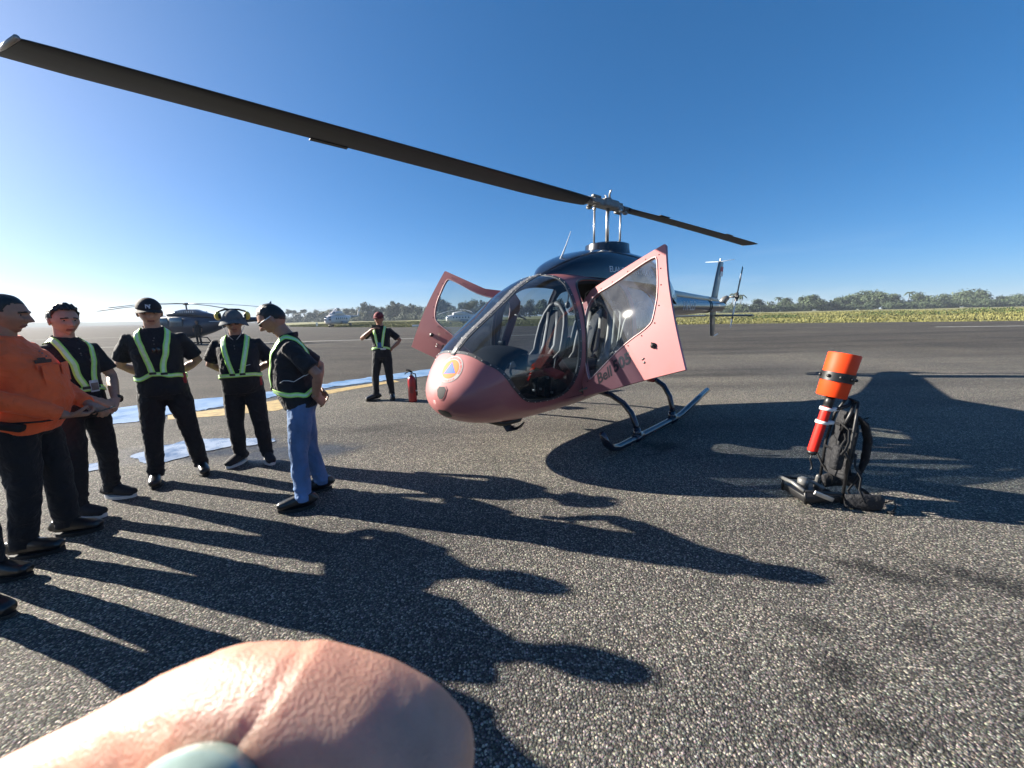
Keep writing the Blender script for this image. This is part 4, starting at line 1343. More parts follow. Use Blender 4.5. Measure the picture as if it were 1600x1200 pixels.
M['sneaker'] = pm('black_knit_shoe', (0.012, 0.012, 0.014), 0.8, 0, 0.25, 40, bump=0.3, bs=250)
M['solewhite'] = pm('white_rubber', (0.55, 0.54, 0.52), 0.6, 0, 0.1, 20)
M['soleblack'] = pm('black_rubber', (0.012, 0.012, 0.012), 0.75, 0, 0.1, 20)
M['hatgrey'] = pm('grey_hat_cloth', (0.085, 0.10, 0.11), 0.85, 0, 0.2, 20, bump=0.3, bs=200)
M['capblack'] = pm('black_cap_cloth', (0.012, 0.011, 0.013), 0.8, 0, 0.2, 20, bump=0.2, bs=250)
M['capred'] = pm('maroon_cap_cloth', (0.16, 0.02, 0.025), 0.8, 0, 0.2, 20, bump=0.2, bs=250)
M['lensdark'] = pm('dark_lens', (0.006, 0.006, 0.007), 0.06, 0, 0.05, 20, coat=0.5)
M['muff'] = pm('yellow_ear_cup', (0.62, 0.44, 0.07), 0.45, 0, 0.08, 20)
M['badge'] = pm('badge_card', (0.50, 0.55, 0.60), 0.3, 0, 0.15, 40)
M['badgeblue'] = pm('badge_blue', (0.03, 0.10, 0.32), 0.35, 0, 0.1, 40)

def head_shape(sub=4):
    """head about 0.24 m tall centred at the origin, face towards -Y"""
    bm = bmesh.new()
    bmesh.ops.create_icosphere(bm, subdivisions=sub, radius=1.0)
    G = lambda x, s: math.exp(-(x / s) ** 2)
    for v in bm.verts:
        x, y, z = v.co
        fx, fz = abs(x), z
        px, py, pz = x * .077, y * .097, z * .120
        if z < 0:
            k = (-z) ** 1.35
            px *= 1 - .34 * k
            if y > 0: py *= 1 - .45 * k
            else: py *= 1 - .10 * k
            if y > 0.1: pz *= 1 - .25 * k * y
        else:
            px *= 1 + .04 * z; py = py * (1 + .03 * z) + .006 * z
        if y < 0:
            fr = min(1, -y * 1.4)
            d = 0
            nb = G(x, .14) * max(0, min(1, (.16 - z) / .42)) if z > -.26 else G(x, .20) * max(0, 1 - (-.26 - z) / .09)
            d += .034 * nb + .010 * G(z + .16, .09) * G(fx - .17, .10)
            d += .011 * G(z - .22, .09) * G(fx - .30, .34)         # brow
            d -= .017 * G(z - .05, .11) * G(fx - .38, .19)          # sockets
            d += .007 * G(z + .20, .20) * G(fx - .55, .22)          # cheek bone
            d += .013 * G(z + .53, .09) * G(x, .26)                  # lips
            d -= .009 * G(z + .535, .024) * G(x, .26)                # mouth line
            d -= .007 * G(z + .67, .06) * G(x, .28)
            d += .014 * G(z + .86, .13) * G(x, .30)                  # chin
            py -= d * fr
        v.co = (px, py, pz)
    for f in bm.faces:
        c = f.calc_center_median()
        if c.y < -.06 and abs(c.x) < .024 and -.074 < c.z < -.054: f.material_index = 1
        if c.y < -.05 and .013 < abs(c.x) < .050 and .019 + .004 * math.sin(abs(c.x) * 90) < c.z < .030 + .004 * math.sin(abs(c.x) * 90): f.material_index = 2
    for s in (1, -1):
        ell(bm, (s * .078, .012, -.008), (.010, .019, .033), 10, 8, Matrix.Rotation(R(-12), 4, 'X') @ Matrix.Rotation(R(22 * s), 4, 'Z'))
        ell(bm, (s * .083, .010, -.004), (.006, .012, .022), 8, 6, Matrix.Rotation(R(-12), 4, 'X') @ Matrix.Rotation(R(22 * s), 4, 'Z'))
    return bm

def hair_shape(style, sub=4):
    bm = bmesh.new(); bmesh.ops.create_icosphere(bm, subdivisions=sub, radius=1.0)
    kill = []
    for v in bm.verts:
        x, y, z = v.co
        line = .60 if y < -.55 else (.60 - (y + .55) * .95 if y < .1 else -.02 - (y - .1) * .55)
        if abs(x) > .72 and -.30 < y < .05: line = min(line, .10)
        th = {'short': .009, 'crop': .006, 'quiff': .012}[style]
        nz = noise.noise((x * 7, y * 5, z * 7))
        d = th * (1 + .55 * nz) * max(.15, min(1, (z - line) / .28))
        px, py, pz = x * .077 * (1 + .04 * max(0, z)), y * .097 * (1 + .03 * max(0, z)) + .006 * max(0, z), z * .120
        if z < 0:
            k = (-z) ** 1.35; px *= 1 - .34 * k
            if y > 0: py *= 1 - .45 * k
            if y > .1: pz *= 1 - .25 * k * y
        v.co = V(px, py, pz) + V(x, y, z) * d
        if style == 'quiff' and y < 0 and z > .35: v.co += V(0, -.012, .016) * min(1, -y * 2) * (1 + .6 * nz)
        if z < line: kill.append(v)
    bmesh.ops.delete(bm, geom=kill, context='VERTS')
    ex = bmesh.ops.extrude_face_region(bm, geom=list(bm.faces))
    for v in [g for g in ex['geom'] if isinstance(g, bmesh.types.BMVert)]: v.co = V(v.co.x * .95, v.co.y * .95, v.co.z * .95)
    bmesh.ops.recalc_face_normals(bm, faces=bm.faces)
    return bm

def hand_bm(wrist, direc, palm_n, thumb_side, curl=0.5, voxel=.0045, spread=.02, s=1.0):
    """palm plus five bent fingers; palm_n is the normal on the palm side, thumb_side points to the thumb"""
    d = Vector(direc).normalized(); pn = Vector(palm_n); pn = (pn - d * pn.dot(d)).normalized()
    sd = Vector(thumb_side); sd = (sd - d * sd.dot(d) - pn * sd.dot(pn)).normalized()
    w = Vector(wrist)
    bm = bmesh.new()
    tube(bm, [w - d * .03 * s, w + d * .005 * s, w + d * .045 * s, w + d * .088 * s, w + d * .098 * s],
         [(.027 * s, .020 * s), (.029 * s, .019 * s), (.040 * s, .017 * s), (.042 * s, .014 * s), (.036 * s, .011 * s)], 14, side=sd, power=2.6)
    for k, (o, L, r) in enumerate(((.031, .070, .0092), (.0105, .079, .0096), (-.0105, .074, .0090), (-.030, .058, .0080))):
        p = w + d * (.086 + (.004 if k in (1, 2) else 0)) * s + sd * o * s
        dirv = (d + sd * (o * spread * 10)).normalized(); pts = [p - dirv * .02 * s]; rr = [r * s * 1.05]
        ang = 0
        for f, a in ((.46, .55), (.30, .95), (.24, .6)):
            pts.append(p); rr.append(r * s)
            ang += curl * a * (1 + .12 * k)
            p = p + (dirv * math.cos(ang) + pn * math.sin(ang)) * L * f * s
        pts.append(p); rr.append(r * s * .8)
        tube(bm, pts, rr, 10, side=sd)
    tb = w + d * .025 * s + sd * .030 * s
    td = (d * .62 + sd * .66 + pn * .42).normalized(); td2 = (d * .85 + sd * (.25 - .3 * curl) + pn * (.3 + .5 * curl)).normalized()
    tube(bm, [tb - td * .02 * s, tb, tb + td * .042 * s, tb + td * .042 * s + td2 * .030 * s, tb + td * .042 * s + td2 * .050 * s], [.014 * s, .0145 * s, .0115 * s, .0105 * s, .007 * s], 10)
    return remesh(bm, voxel * s, 2)

def rot_dir(yaw, pitch=0.0, roll=0.0):
    return Matrix.Rotation(yaw, 4, 'Z') @ Matrix.Rotation(pitch, 4, 'X') @ Matrix.Rotation(roll, 4, 'Y')

def strap(name, pts, bvh, width, mats, parent, off=.006, step=.022, smooth_it=3):
    """webbing laid on a garment: guide points are drawn onto the cloth, then skinned as a thick tape"""
    g = []
    for a, b in zip(pts, pts[1:]):
        a, b = Vector(a), Vector(b); k = max(1, int((b - a).length / step))
        g += [a.lerp(b, j / k) for j in range(k)]
    g.append(Vector(pts[-1]))
    P, Nn = [], []
    for p in g:
        q, n, _, _ = bvh.find_nearest(p)
        P.append(q); Nn.append(n)
    for _ in range(smooth_it):
        P = [P[0]] + [(P[i - 1] + P[i] * 2 + P[i + 1]) / 4 for i in range(1, len(P) - 1)] + [P[-1]]
        Nn = [Nn[0]] + [(Nn[i - 1] + Nn[i] * 2 + Nn[i + 1]).normalized() for i in range(1, len(Nn) - 1)] + [Nn[-1]]
    for i in range(len(P)):                       # never sink into the cloth
        q, n, _, _ = bvh.find_nearest(P[i])
        if (P[i] - q).dot(n) < 0: P[i] = q
    bm = bmesh.new(); rows = []
    cuts = (-.5, -.24, -.22, .22, .24, .5)
    for i, p in enumerate(P):
        t = (P[min(len(P) - 1, i + 1)] - P[max(0, i - 1)]).normalized()
        n = Nn[i]; s = t.cross(n).normalized()
        row = []
        for c in cuts:
            q = p + s * (c * width)
            h, hn, _, _ = bvh.find_nearest(q)
            d = (q - h).dot(hn)
            if d < off: q = q + hn * (off - d)
            row.append(bm.verts.new(q + n * (off * .6)))
        rows.append(row)
    for a, b in zip(rows, rows[1:]):
        for k in range(5):
            f = bm.faces.new((a[k], a[k + 1], b[k + 1], b[k])); f.material_index = 1 if k == 2 else 0
    bmesh.ops.recalc_face_normals(bm, faces=bm.faces)
    o = obj(name, bm, mats, parent)
    md = o.modifiers.new('t', 'SOLIDIFY'); md.thickness = .003; md.offset = 0
    return o

def shoe(parent, ankle, yaw, kind, pitch=0.0):
    L = .272
    T = Matrix.Translation((ankle[0], ankle[1], 0)) @ Matrix.Rotation(yaw, 4, 'Z')
    def pt(f, x, z): return T @ V(x, .075 - f * L, z)
    up = bmesh.new()
    prof = [(-.005, .030, .030, .045), (.05, .036, .055, .052), (.18, .038, .062, .058), (.36, .041, .062, .058), (.55, .046, .050, .050), (.75, .049, .041, .042), (.92, .043, .033, .035), (1.0, .027, .026, .026)]
    tube(up, [pt(f, 0, .020 + h) for f, w, h, r in prof], [(w, r) for f, w, h, r in prof], 16, side=(T.to_3x3() @ V(1, 0, 0)), power=2.3)
    tube(up, [pt(.16, 0, .06), pt(.16, 0, .13)], [(.045, .055), (.042, .050)], 14, side=(T.to_3x3() @ V(1, 0, 0)))
    me = remesh(up, .007, 3)
    for v in me.vertices:
        if v.co.z < .012: v.co.z = .012
    mat = {'dress': M['shoe'], 'boot': M['shoe'], 'sneaker': M['sneaker']}[kind]
    o = obj('shoe', me, mat, parent)
    sole = bmesh.new(); lo, hi = [], []
    ns = 26; hgt = {'dress': .018, 'boot': .026, 'sneaker': .030}[kind]
    for k in range(ns):
        a = 2 * math.pi * k / ns
        f = .5 - .52 * math.cos(a); w = .049 * math.copysign(abs(math.sin(a)) ** .75, math.sin(a)) * (1 - .18 * math.cos(2 * math.pi * min(1, max(0, f)))) * (.92 + .12 * f)
        lift = .012 * max(0, f - .8) * 5 * .6
        lo.append(sole.verts.new(pt(f, w * .96, .002 + lift * .6))); hi.append(sole.verts.new(pt(f, w, hgt + lift + (.012 if kind == 'sneaker' and f < .25 else 0))))
    for k in range(ns): sole.faces.new((lo[k], lo[(k + 1) % ns], hi[(k + 1) % ns], hi[k]))
    sole.faces.new(lo); sole.faces.new(hi); bmesh.ops.recalc_face_normals(sole, faces=sole.faces)
    sharp(obj('sole', sole, M['solewhite'] if kind == 'sneaker' else M['soleblack'], o), 40)
    if kind != 'dress' or True:
        lc = bmesh.new()
        for k in range(4):
            f = .36 + k * .075; z = .118 - k * .013
            tube(lc, [pt(f, -.022, z - .006), pt(f, 0, z + .004), pt(f, .022, z - .006)], .0035, 6)
        tag(obj('laces', lc, M['blacksoft'], o), kind='stuff')
    return o

def person(loc, rz, label, H=1.70, girth=1.0, belly=0.0, lean=0.0, twist=0.0, feet=((.11, 0, 0), (-.11, 0, 0)), knee_fw=.03,
           arms=None, head=(0, 0, 0), neck_fw=0.0, shirt='navyshirt', trouser='blacktrouser', sleeve='short', hair='short', skin='skin',
           shoes='dress', straps=None, extras=None, hem=.84, vox=.009, hips=(0, 0), feet_w=None, simple=False, group=None, hands=True):
    """person facing local -Y, own left at +X.  arms = {'L': (elbow, wrist, hand_dir, palm_n, thumb, curl), 'R': ...} in upright chest coordinates"""
    root = empty('person', loc, rz); tag(root, label, 'person', group)
    s = H / 1.70
    hx, hy = hips
    if feet_w:                                  # shoe centres given as world x, y, heading
        feet = []
        for wx, wy, wr in feet_w:
            ca, sa = math.cos(-rz), math.sin(-rz)
            ex_, ey_ = wx - .0675 * math.sin(R(wr)) - loc[0], wy + .0675 * math.cos(R(wr)) - loc[1]
            feet.append((ex_ * ca - ey_ * sa, ex_ * sa + ey_ * ca, R(wr) - rz))
    lm = Matrix.Translation((hx, hy, .95 * s)) @ Matrix.Rotation(twist, 4, 'Z') @ Matrix.Rotation(lean, 4, 'X') @ Matrix.Translation((-0, -0, -.95 * s))
    U = lambda x, y, z: (lm @ (V(x, y, z) * s))
    g = girth
    # ---- skeleton
    hip = {k: V(hx + sx * .088 * s, hy, .885 * s) for k, sx in (('L', 1), ('R', -1))}
    ank = {'L': V(feet[0][0], feet[0][1], .085), 'R': V(feet[1][0], feet[1][1], .085)}
    yaw = {'L': feet[0][2], 'R': feet[1][2]}
    knee = {}
    for k in 'LR':
        m_ = hip[k].lerp(ank[k], .52); fd = Matrix.Rotation(yaw[k] * .6, 3, 'Z') @ V(0, -1, 0)
        knee[k] = m_ + fd * knee_fw
    sho = {k: U(sx * .170 * (g * .4 + .6), .012, 1.352) for k, sx in (('L', 1), ('R', -1))}
    # ---- body: one continuous skin
    bm = bmesh.new()
    tors = [(.86, .13, .09), (.93, .15, .10), (1.04, .128, .09), (1.15, .135, .095), (1.27, .15, .10), (1.36, .155, .085), (1.41, .10, .06)]
    tube(bm, [U(0, 0, z) for z, a, b in tors], [(a * s * g * .93, b * s * g * .93) for z, a, b in tors], 18, side=(lm.to_3x3() @ V(1, 0, 0)))
    nk = U(0, -neck_fw * .4, 1.47); hc = U(0, -.028 - neck_fw, 1.592) + V(0, 0, 0)
    tube(bm, [U(0, .01, 1.38), U(0, .008, 1.43), nk, hc + V(0, .018, -.03)], [.070 * s, .062 * s, .058 * s, .058 * s], 14)
    for k in 'LR':
        tube(bm, [hip[k] + V(0, 0, .05), hip[k], knee[k], ank[k] + V(0, 0, .10), ank[k]], [.07 * s, .075 * s * g, .05 * s, .038 * s, .036 * s], 12)
        if arms:
            el, wr = U(*arms[k][0]), U(*arms[k][1])
            tube(bm, [sho[k], sho[k].lerp(el, .35), el, el.lerp(wr, .3), wr], [.048 * s, .047 * s * g, .038 * s * (.5 + .5 * g), .040 * s * (.5 + .5 * g), .027 * s], 12)
    body = remesh(bm, vox, 2)
    bm = bmesh.new(); bm.from_mesh(body)
    nb = len(bm.faces)
    hd = head_shape(3 if simple else 6)
    hm = Matrix.Translation(hc) @ lm.to_3x3().to_4x4().lerp(Matrix.Identity(4), .6) @ rot_dir(head[0], head[1], head[2]) @ Matrix.Scale(s * 1.02, 4)
    hd.transform(hm); tmp = bpy.data.meshes.new('h'); hd.to_mesh(tmp); hd.free(); bm.from_mesh(tmp)
    if arms and hands and not simple:
        for k in 'LR':
            el, wr = U(*arms[k][0]), U(*arms[k][1])
            hdir = lm.to_3x3() @ V(*arms[k][2]); pn = lm.to_3x3() @ V(*arms[k][3]); th = lm.to_3x3() @ V(*arms[k][4])
            hmesh = hand_bm(wr, hdir, pn, th, arms[k][5], s=s)
            bm.from_mesh(hmesh)
    me = bpy.data.meshes.new('body'); bm.to_mesh(me); bm.free()
    obj('body', me, [M[skin], M['lips'], M['hair']], root)
    if not simple:
        for sx in (1, -1):
            e_ = bmesh.new(); ell(e_, (sx * .030, -.0700, .007), (.0135, .0085, .0062), 12, 8)
            ell(e_, (sx * .030, -.0755, .007), (.0062, .0040, .0058), 10, 6, mi=1)
            e_.transform(hm); obj('eye', e_, [M['eyewhite'], M['iris']], root)
    if hair:
        h = hair_shape(hair, 3 if simple else 5); h.transform(hm); obj('hair', h, M['hair'], root)
    # ---- trousers
    bm = bmesh.new()
    tube(bm, [(hx, hy, .80 * s), (hx, hy, .88 * s), (hx, hy, .95 * s), U(0, 0, 1.03)], [(.13 * s * g, .095 * s * g), (.172 * s * g, .125 * s * g), (.168 * s * g, .122 * s * g), (.150 * s * g, .115 * s * g)], 22, side=(1, 0, 0))
    for k in 'LR':
        an = ank[k]
        pts = [hip[k] + V(0, 0, .03), hip[k].lerp(knee[k], .35), hip[k].lerp(knee[k], .75), knee[k], knee[k].lerp(an, .35), knee[k].lerp(an, .75), an + V(0, 0, .035), an + V(0, .0, -.015)]
        tube(bm, pts, [.092 * s * g, .092 * s * g, .078 * s * g, .070 * s * g, .067 * s * g, .061 * s * g, .062 * s, .060 * s], 18)
        for j, (q, r_) in enumerate(((.93, .063), (.84, .062), (.74, .064))):      # cloth breaking over the shoe
            c = knee[k].lerp(an, q) + V(.006 * (-1) ** j, -.004, 0)
            tube(bm, [c - V(0, 0, .015), c, c + V(0, 0, .015)], [(r_ * s * .9, r_ * s * .9), (r_ * s * 1.06, r_ * s * 1.06), (r_ * s * .9, r_ * s * .9)], 14)
    me = remesh(bm, vox, 4, disp=.018, dscale=.09)
    obj('trousers', me, M[trouser], root)
    # ---- shirt
    bm = bmesh.new()
    secs = [(hem, .166, .122, 0), (.90, .176, .132, .2), (.97, .170, .130, .6), (1.05, .163, .128, 1), (1.15, .166, .127, .9), (1.25, .176, .125, .5), (1.32, .178, .116, .2), (1.365, .158, .10, 0), (1.405, .122, .082, 0), (1.435, .085, .068, 0), (1.458, .066, .062, 0)]
    tube(bm, [U(0, -belly * bq * .5, z) if z > .93 else V(hx, hy - belly * bq * .5, z * s) for z, a, b, bq in secs], [(a * s * g, (b + belly * bq * .5) * s * g) for z, a, b, bq in secs], 26, side=(lm.to_3x3() @ V(1, 0, 0)), power=2.25)
    if arms:
        for k in 'LR':
            el, wr = U(*arms[k][0]), U(*arms[k][1])
            ce = U((.09 if k == 'L' else -.09), .005, 1.345)
            if sleeve == 'short':
                tube(bm, [ce, sho[k], sho[k].lerp(el, .35), sho[k].lerp(el, .62), sho[k].lerp(el, .78)], [.060 * s, .062 * s * g, .064 * s * g, .067 * s * g, .070 * s * g], 18)
            else:
                tube(bm, [ce, sho[k], sho[k].lerp(el, .5), el, el.lerp(wr, .35), el.lerp(wr, .75), el.lerp(wr, .92)], [.062 * s, .064 * s * g, .065 * s * g, .062 * s * g, .060 * s, .050 * s, .046 * s], 18)
    # collar ring
    me = remesh(bm, vox, 4, disp=.016, dscale=.10)
    shirt_o = obj('shirt', me, M[shirt], root)
    bvh = BVHTree.FromPolygons([v.co.copy() for v in me.vertices], [tuple(p.vertices) for p in me.polygons])
    if not simple:
        cb = bmesh.new(); pts = []
        for a in np.linspace(-2.75, 2.75, 22):
            pts.append(U(.070 * math.sin(a), .010 + .066 * math.cos(a) - (0.012 if abs(a) > 2 else 0), 1.455 - .035 * (abs(a) / 2.75) ** 3))
        tube(cb, pts, [(.022 * s, .007 * s)] * len(pts), 10, side=(0, 0, 1))
        obj('collar', cb, M[shirt], shirt_o)
        bt = bmesh.new()
        for z in (1.40, 1.365, 1.33):
            q, n, _, _ = bvh.find_nearest(U(0, -.2, z)); ell(bt, q + n * .003, (.005, .005, .005), 8, 6)
        tag(obj('buttons', bt, M['hubgrey'], shirt_o), kind='stuff')
    for k, kk in (('L', 0), ('R', 1)): 
        if not simple: shoe(root, (ank[k].x, ank[k].y), yaw[k], shoes)
        else:
            sb = bmesh.new(); ell(sb, ank[k] + V(0, -.06, -.04), (.05, .14, .045), 10, 6); obj('shoe', sb, M['shoe'], root)
    ctx = dict(root=root, U=U, s=s, bvh=bvh, hm=hm, shirt=shirt_o, lm=lm, ank=ank, sho=sho)
    if straps: straps(ctx)
    if extras: extras(ctx)
    return root

def harness(cx=0.0, wz=1.03, low=1.06, back=True, w=.046):
    def f(c):
        U, bvh, root, s = c['U'], c['bvh'], c['root'], c['s']
        mats = [M['neon'], M['tape']]
        vest = empty('safety_harness'); vest.parent = root
        for sx in (1, -1):
            strap('shoulder_strap', [U(sx * .045, -.25, low - .02), U(sx * .070, -.25, 1.15), U(sx * .105, -.22, 1.30), U(sx * .118, -.13, 1.40), U(sx * .118, -.02, 1.48), U(sx * .11, .12, 1.42), U(sx * .08, .22, 1.28), U(sx * .03, .25, 1.10)], bvh, w, mats, vest)
        ring = [U(.30 * math.sin(a), -.28 * math.cos(a), wz + .01 * math.cos(a * 2)) for a in np.linspace(-math.pi + .05, math.pi - .05, 30)]
        strap('waist_belt', ring, bvh, w * .82, mats, vest)
        for sx in (1, -1):
            q, n, _, _ = bvh.find_nearest(U(sx * .05, -.25, low - .01))
            b = bmesh.new(); box(b, (0, 0, 0), (.05, .012, .022), bev=.004)
            R3 = Matrix((n.cross(V(0, 0, 1)).normalized(), -n, V(0, 0, 1))).transposed().to_4x4()
            b.transform(Matrix.Translation(q + n * .012) @ R3); obj('slide_buckle', b, M['black'], vest)
    return f

def head_obj(c, name, bm, mats, parent=None, smooth=True):
    bm.transform(c['hm']); return obj(name, bm, mats, parent or c['root'], smooth)

def crown(r=(.088, .109, .095), zc=.035, cut=-.002):
    bm = bmesh.new(); ell(bm, (0, .004, zc), r, 28, 18)
    kill = [v for v in bm.verts if v.co.z < zc + cut]
    bmesh.ops.delete(bm, geom=kill, context='VERTS')
    return bm

def cap(c, mat, pitch=0.0):
    o = head_obj(c, 'cap', crown(), M[mat])
    md = o.modifiers.new('t', 'SOLIDIFY'); md.thickness = .004
    bm = bmesh.new(); rows = []
    for k in range(7):
        f = k / 6
        row = []
        for a in np.linspace(-1.15, 1.15, 13):
            row.append(bm.verts.new((math.sin(a) * (.082 + .008 * f), .004 - math.cos(a) * (.100 + .068 * f * math.cos(a * .75)), .036 - .014 * f - .020 * abs(math.sin(a)) ** 2 * (.3 + f))))
        rows.append(row)
    for a, b in zip(rows, rows[1:]):
        for i in range(12): bm.faces.new((a[i], a[i + 1], b[i + 1], b[i]))
    p = head_obj(c, 'visor', bm, M[mat], o)
    md = p.modifiers.new('t', 'SOLIDIFY'); md.thickness = .005
    return o

# ---- 1: orange uniform
def extra_orange(c):
    U, bvh, root = c['U'], c['bvh'], c['root']
    def patch(name, x, z, w, h, mat, side=-.3, y=None, parent=None):
        q, n, _, _ = bvh.find_nearest(U(x, side, z) if y is None else U(x, y, z))
        b = bmesh.new(); box(b, (0, 0, 0), (w, .006, h), bev=.002)
        R3 = Matrix((n.cross(V(0, 0, 1)).normalized(), -n, V(0, 0, 1))).transposed().to_4x4()
        b.transform(Matrix.Translation(q + n * .004) @ R3); return obj(name, b, mat, parent or c['shirt'], smooth=False)
    for sx in (1, -1):
        patch('chest_pocket', sx * .085, 1.23, .115, .13, M['orangeshirt'])
        patch('pocket_flap', sx * .085, 1.29, .12, .04, M['orangeshirt'])
    patch('name_tape', -.085, 1.345, .10, .022, M['text_dark'])
    patch('wing_badge', -.085, 1.378, .05, .022, M['text_dark'])
    el = U(-.235, -.02, 1.14)
    for z0, m_ in ((1.335, 'flagred'), (1.315, 'white')): patch('flag_patch', -.5, z0, .05, .020, M[m_], y=-.03)
    patch('unit_patch', -.5, 1.265, .052, .052, M['badgeblue'], y=-.03)
    # belt pouch, sling and a phone held in both hands
    b = bmesh.new(); tube(b, [U(-.06, -.155, 1.20), U(-.01, -.178, 1.08), U(.03, -.18, .96)], [(.012, .004)] * 3, 8); obj('lanyard', b, M['blacksoft'], root)
    b = bmesh.new(); box(b, tuple(U(-.20, -.05, .90)), (.06, .13, .05), Matrix.Rotation(R(18), 3, 'X'), .015); obj('belt_pouch', b, M['blacksoft'], root)
    b = bmesh.new(); box(b, tuple(U(-.03, -.40, .925)), (.078, .155, .010), Matrix.Rotation(R(-14), 3, 'X'), .004); obj('held_phone', b, M['screen'], root)
    b = bmesh.new(); tube(b, [U(-.21, -.06, .92), U(-.17, -.18, .91), U(-.06, -.30, .91)], .006, 6); obj('cord', b, M['blacksoft'], root)
person((-3.33, 2.55, 0), R(112), 'man in orange uniform shirt and black trousers, hands together at his belt', 1.74, 1.14, .10,
       feet_w=((-3.29, 2.69, 108), (-3.28, 2.42, 110)), shirt='orangeshirt', sleeve='long', hair='crop', shoes='boot', head=(R(4), R(9), 0), neck_fw=.01,
       arms={'L': ((.27, -.03, 1.12), (.09, -.30, .955), (-.5, -.7, -.25), (0, .4, -1), (-.3, -.9, .6), .9), 'R': ((-.27, .0, 1.11), (-.10, -.27, .925), (.5, -.8, -.1), (0, .4, 1), (.4, -.6, .8), .9)}, extras=extra_orange)

# ---- 2: badge and watch, hands folded
def extra_badge(c):
    U, bvh, root = c['U'], c['bvh'], c['root']
    q, n, _, _ = bvh.find_nearest(U(.035, -.3, 1.06))
    b = bmesh.new(); box(b, (0, 0, 0), (.062, .006, .095), bev=.002); box(b, (0, -.004, -.005), (.05, .003, .06), mi=1)
    R3 = Matrix((n.cross(V(0, 0, 1)).normalized(), -n, V(0, 0, 1))).transposed().to_4x4()
    b.transform(Matrix.Translation(q + n * .018) @ R3); obj('id_badge', b, [M['badge'], M['hubgrey']], root, smooth=False)
    b = bmesh.new(); w = U(.10, -.235, .93); tube(b, [w + V(.012, .016, .014), w + V(-.004, 0, -.004)], .036, 14); obj('watch_strap', b, M['black'], root)
    q, n, _, _ = bvh.find_nearest(U(.10, -.3, 1.27))
    b = bmesh.new(); tube(b, [q + n * .002, q + n * .005], .026, 18); obj('chest_emblem', b, M['hubgrey'], c['shirt'])
person((-3.56, 3.10, 0), R(84), 'young man with dark quiff and ID badge, hands folded, white-soled sneakers', 1.70, .98,
       feet_w=((-3.57, 3.28, 90), (-3.47, 2.91, 96)), hair='quiff', skin='skin2', shoes='sneaker', head=(R(-14), R(8), 0),
       arms={'L': ((.255, -.02, 1.11), (.075, -.245, .93), (-.75, -.35, -.45), (0, .6, -.6), (-.3, -.8, .5), .55), 'R': ((-.26, -.02, 1.11), (-.06, -.255, .955), (.75, -.35, -.55), (-.2, .6, -.6), (.4, -.7, .6), .55)},
       straps=harness(), extras=extra_badge)

# ---- 3: baseball cap, hands behind
def extra_cap(c):
    o = cap(c, 'capblack')
    # the white monogram stitched on the front
    bmx = bmesh.new()
    for ch, dx in (('N', -.004), ('Y', .004)):
        tm = text_mesh(ch, .046, align='CENTER', bold=.0005, extrude=.001); tm.transform(Matrix.Translation((dx, 0 if ch == 'N' else -.002, 0))); bmx.from_mesh(tm)
    tm = bpy.data.meshes.new('ny'); bmx.to_mesh(tm); bmx.free()
    for v in tm.vertices:
        x, z = v.co.x, v.co.y
        v.co = V(x, 0.004 - .106 * math.sqrt(max(0, 1 - (x / .088) ** 2 - ((z + .015) / .095) ** 2)) - .004 - v.co.z, z + .050)
    tm.transform(c['hm']); obj('monogram', tm, M['text_pale'], o, smooth=False)
    U, bvh = c['U'], c['bvh']
    b = bmesh.new()
    for sx in (1, -1):
        q, n, _, _ = bvh.find_nearest(U(.012 + sx * .012, -.3, 1.285)); ell(b, q + n * .012, (.016, .006, .026), 12, 8)
    obj('hanging_sunglasses', b, M['lensdark'], c['root'])
    q, n, _, _ = bvh.find_nearest(U(-.10, -.3, 1.285))
    b = bmesh.new()
    for k in range(3): tube(b, [q + n * .004 + V(-.012 + k * .012, 0, -.018), q + n * .004 + V(-.002 + k * .006, 0, .02)], .0025, 6)
    obj('chest_logo', b, M['text_pale'], c['shirt'])
    b = bmesh.new(); box(b, tuple(U(.165, -.06, .985)), (.03, .045, .10), bev=.008); obj('hip_radio', b, M['redcloth'], c['root'])
person((-3.38, 3.68, 0), R(36), 'tall man in black cap with white monogram, feet apart, hands behind back', 1.765, 1.06,
       feet_w=((-3.23, 3.80, 46), (-3.48, 3.53, 36)), hair='crop', skin='skin2', head=(R(6), R(9), 0),
       arms={'L': ((.275, .10, 1.13), (.06, .21, .98), (-.8, .1, -.4), (0, -1, 0), (0, 0, 1), .6), 'R': ((-.275, .10, 1.13), (-.04, .22, .96), (.8, .1, -.4), (0, -1, 0), (0, 0, 1), .6)},
       straps=harness(), extras=extra_cap)

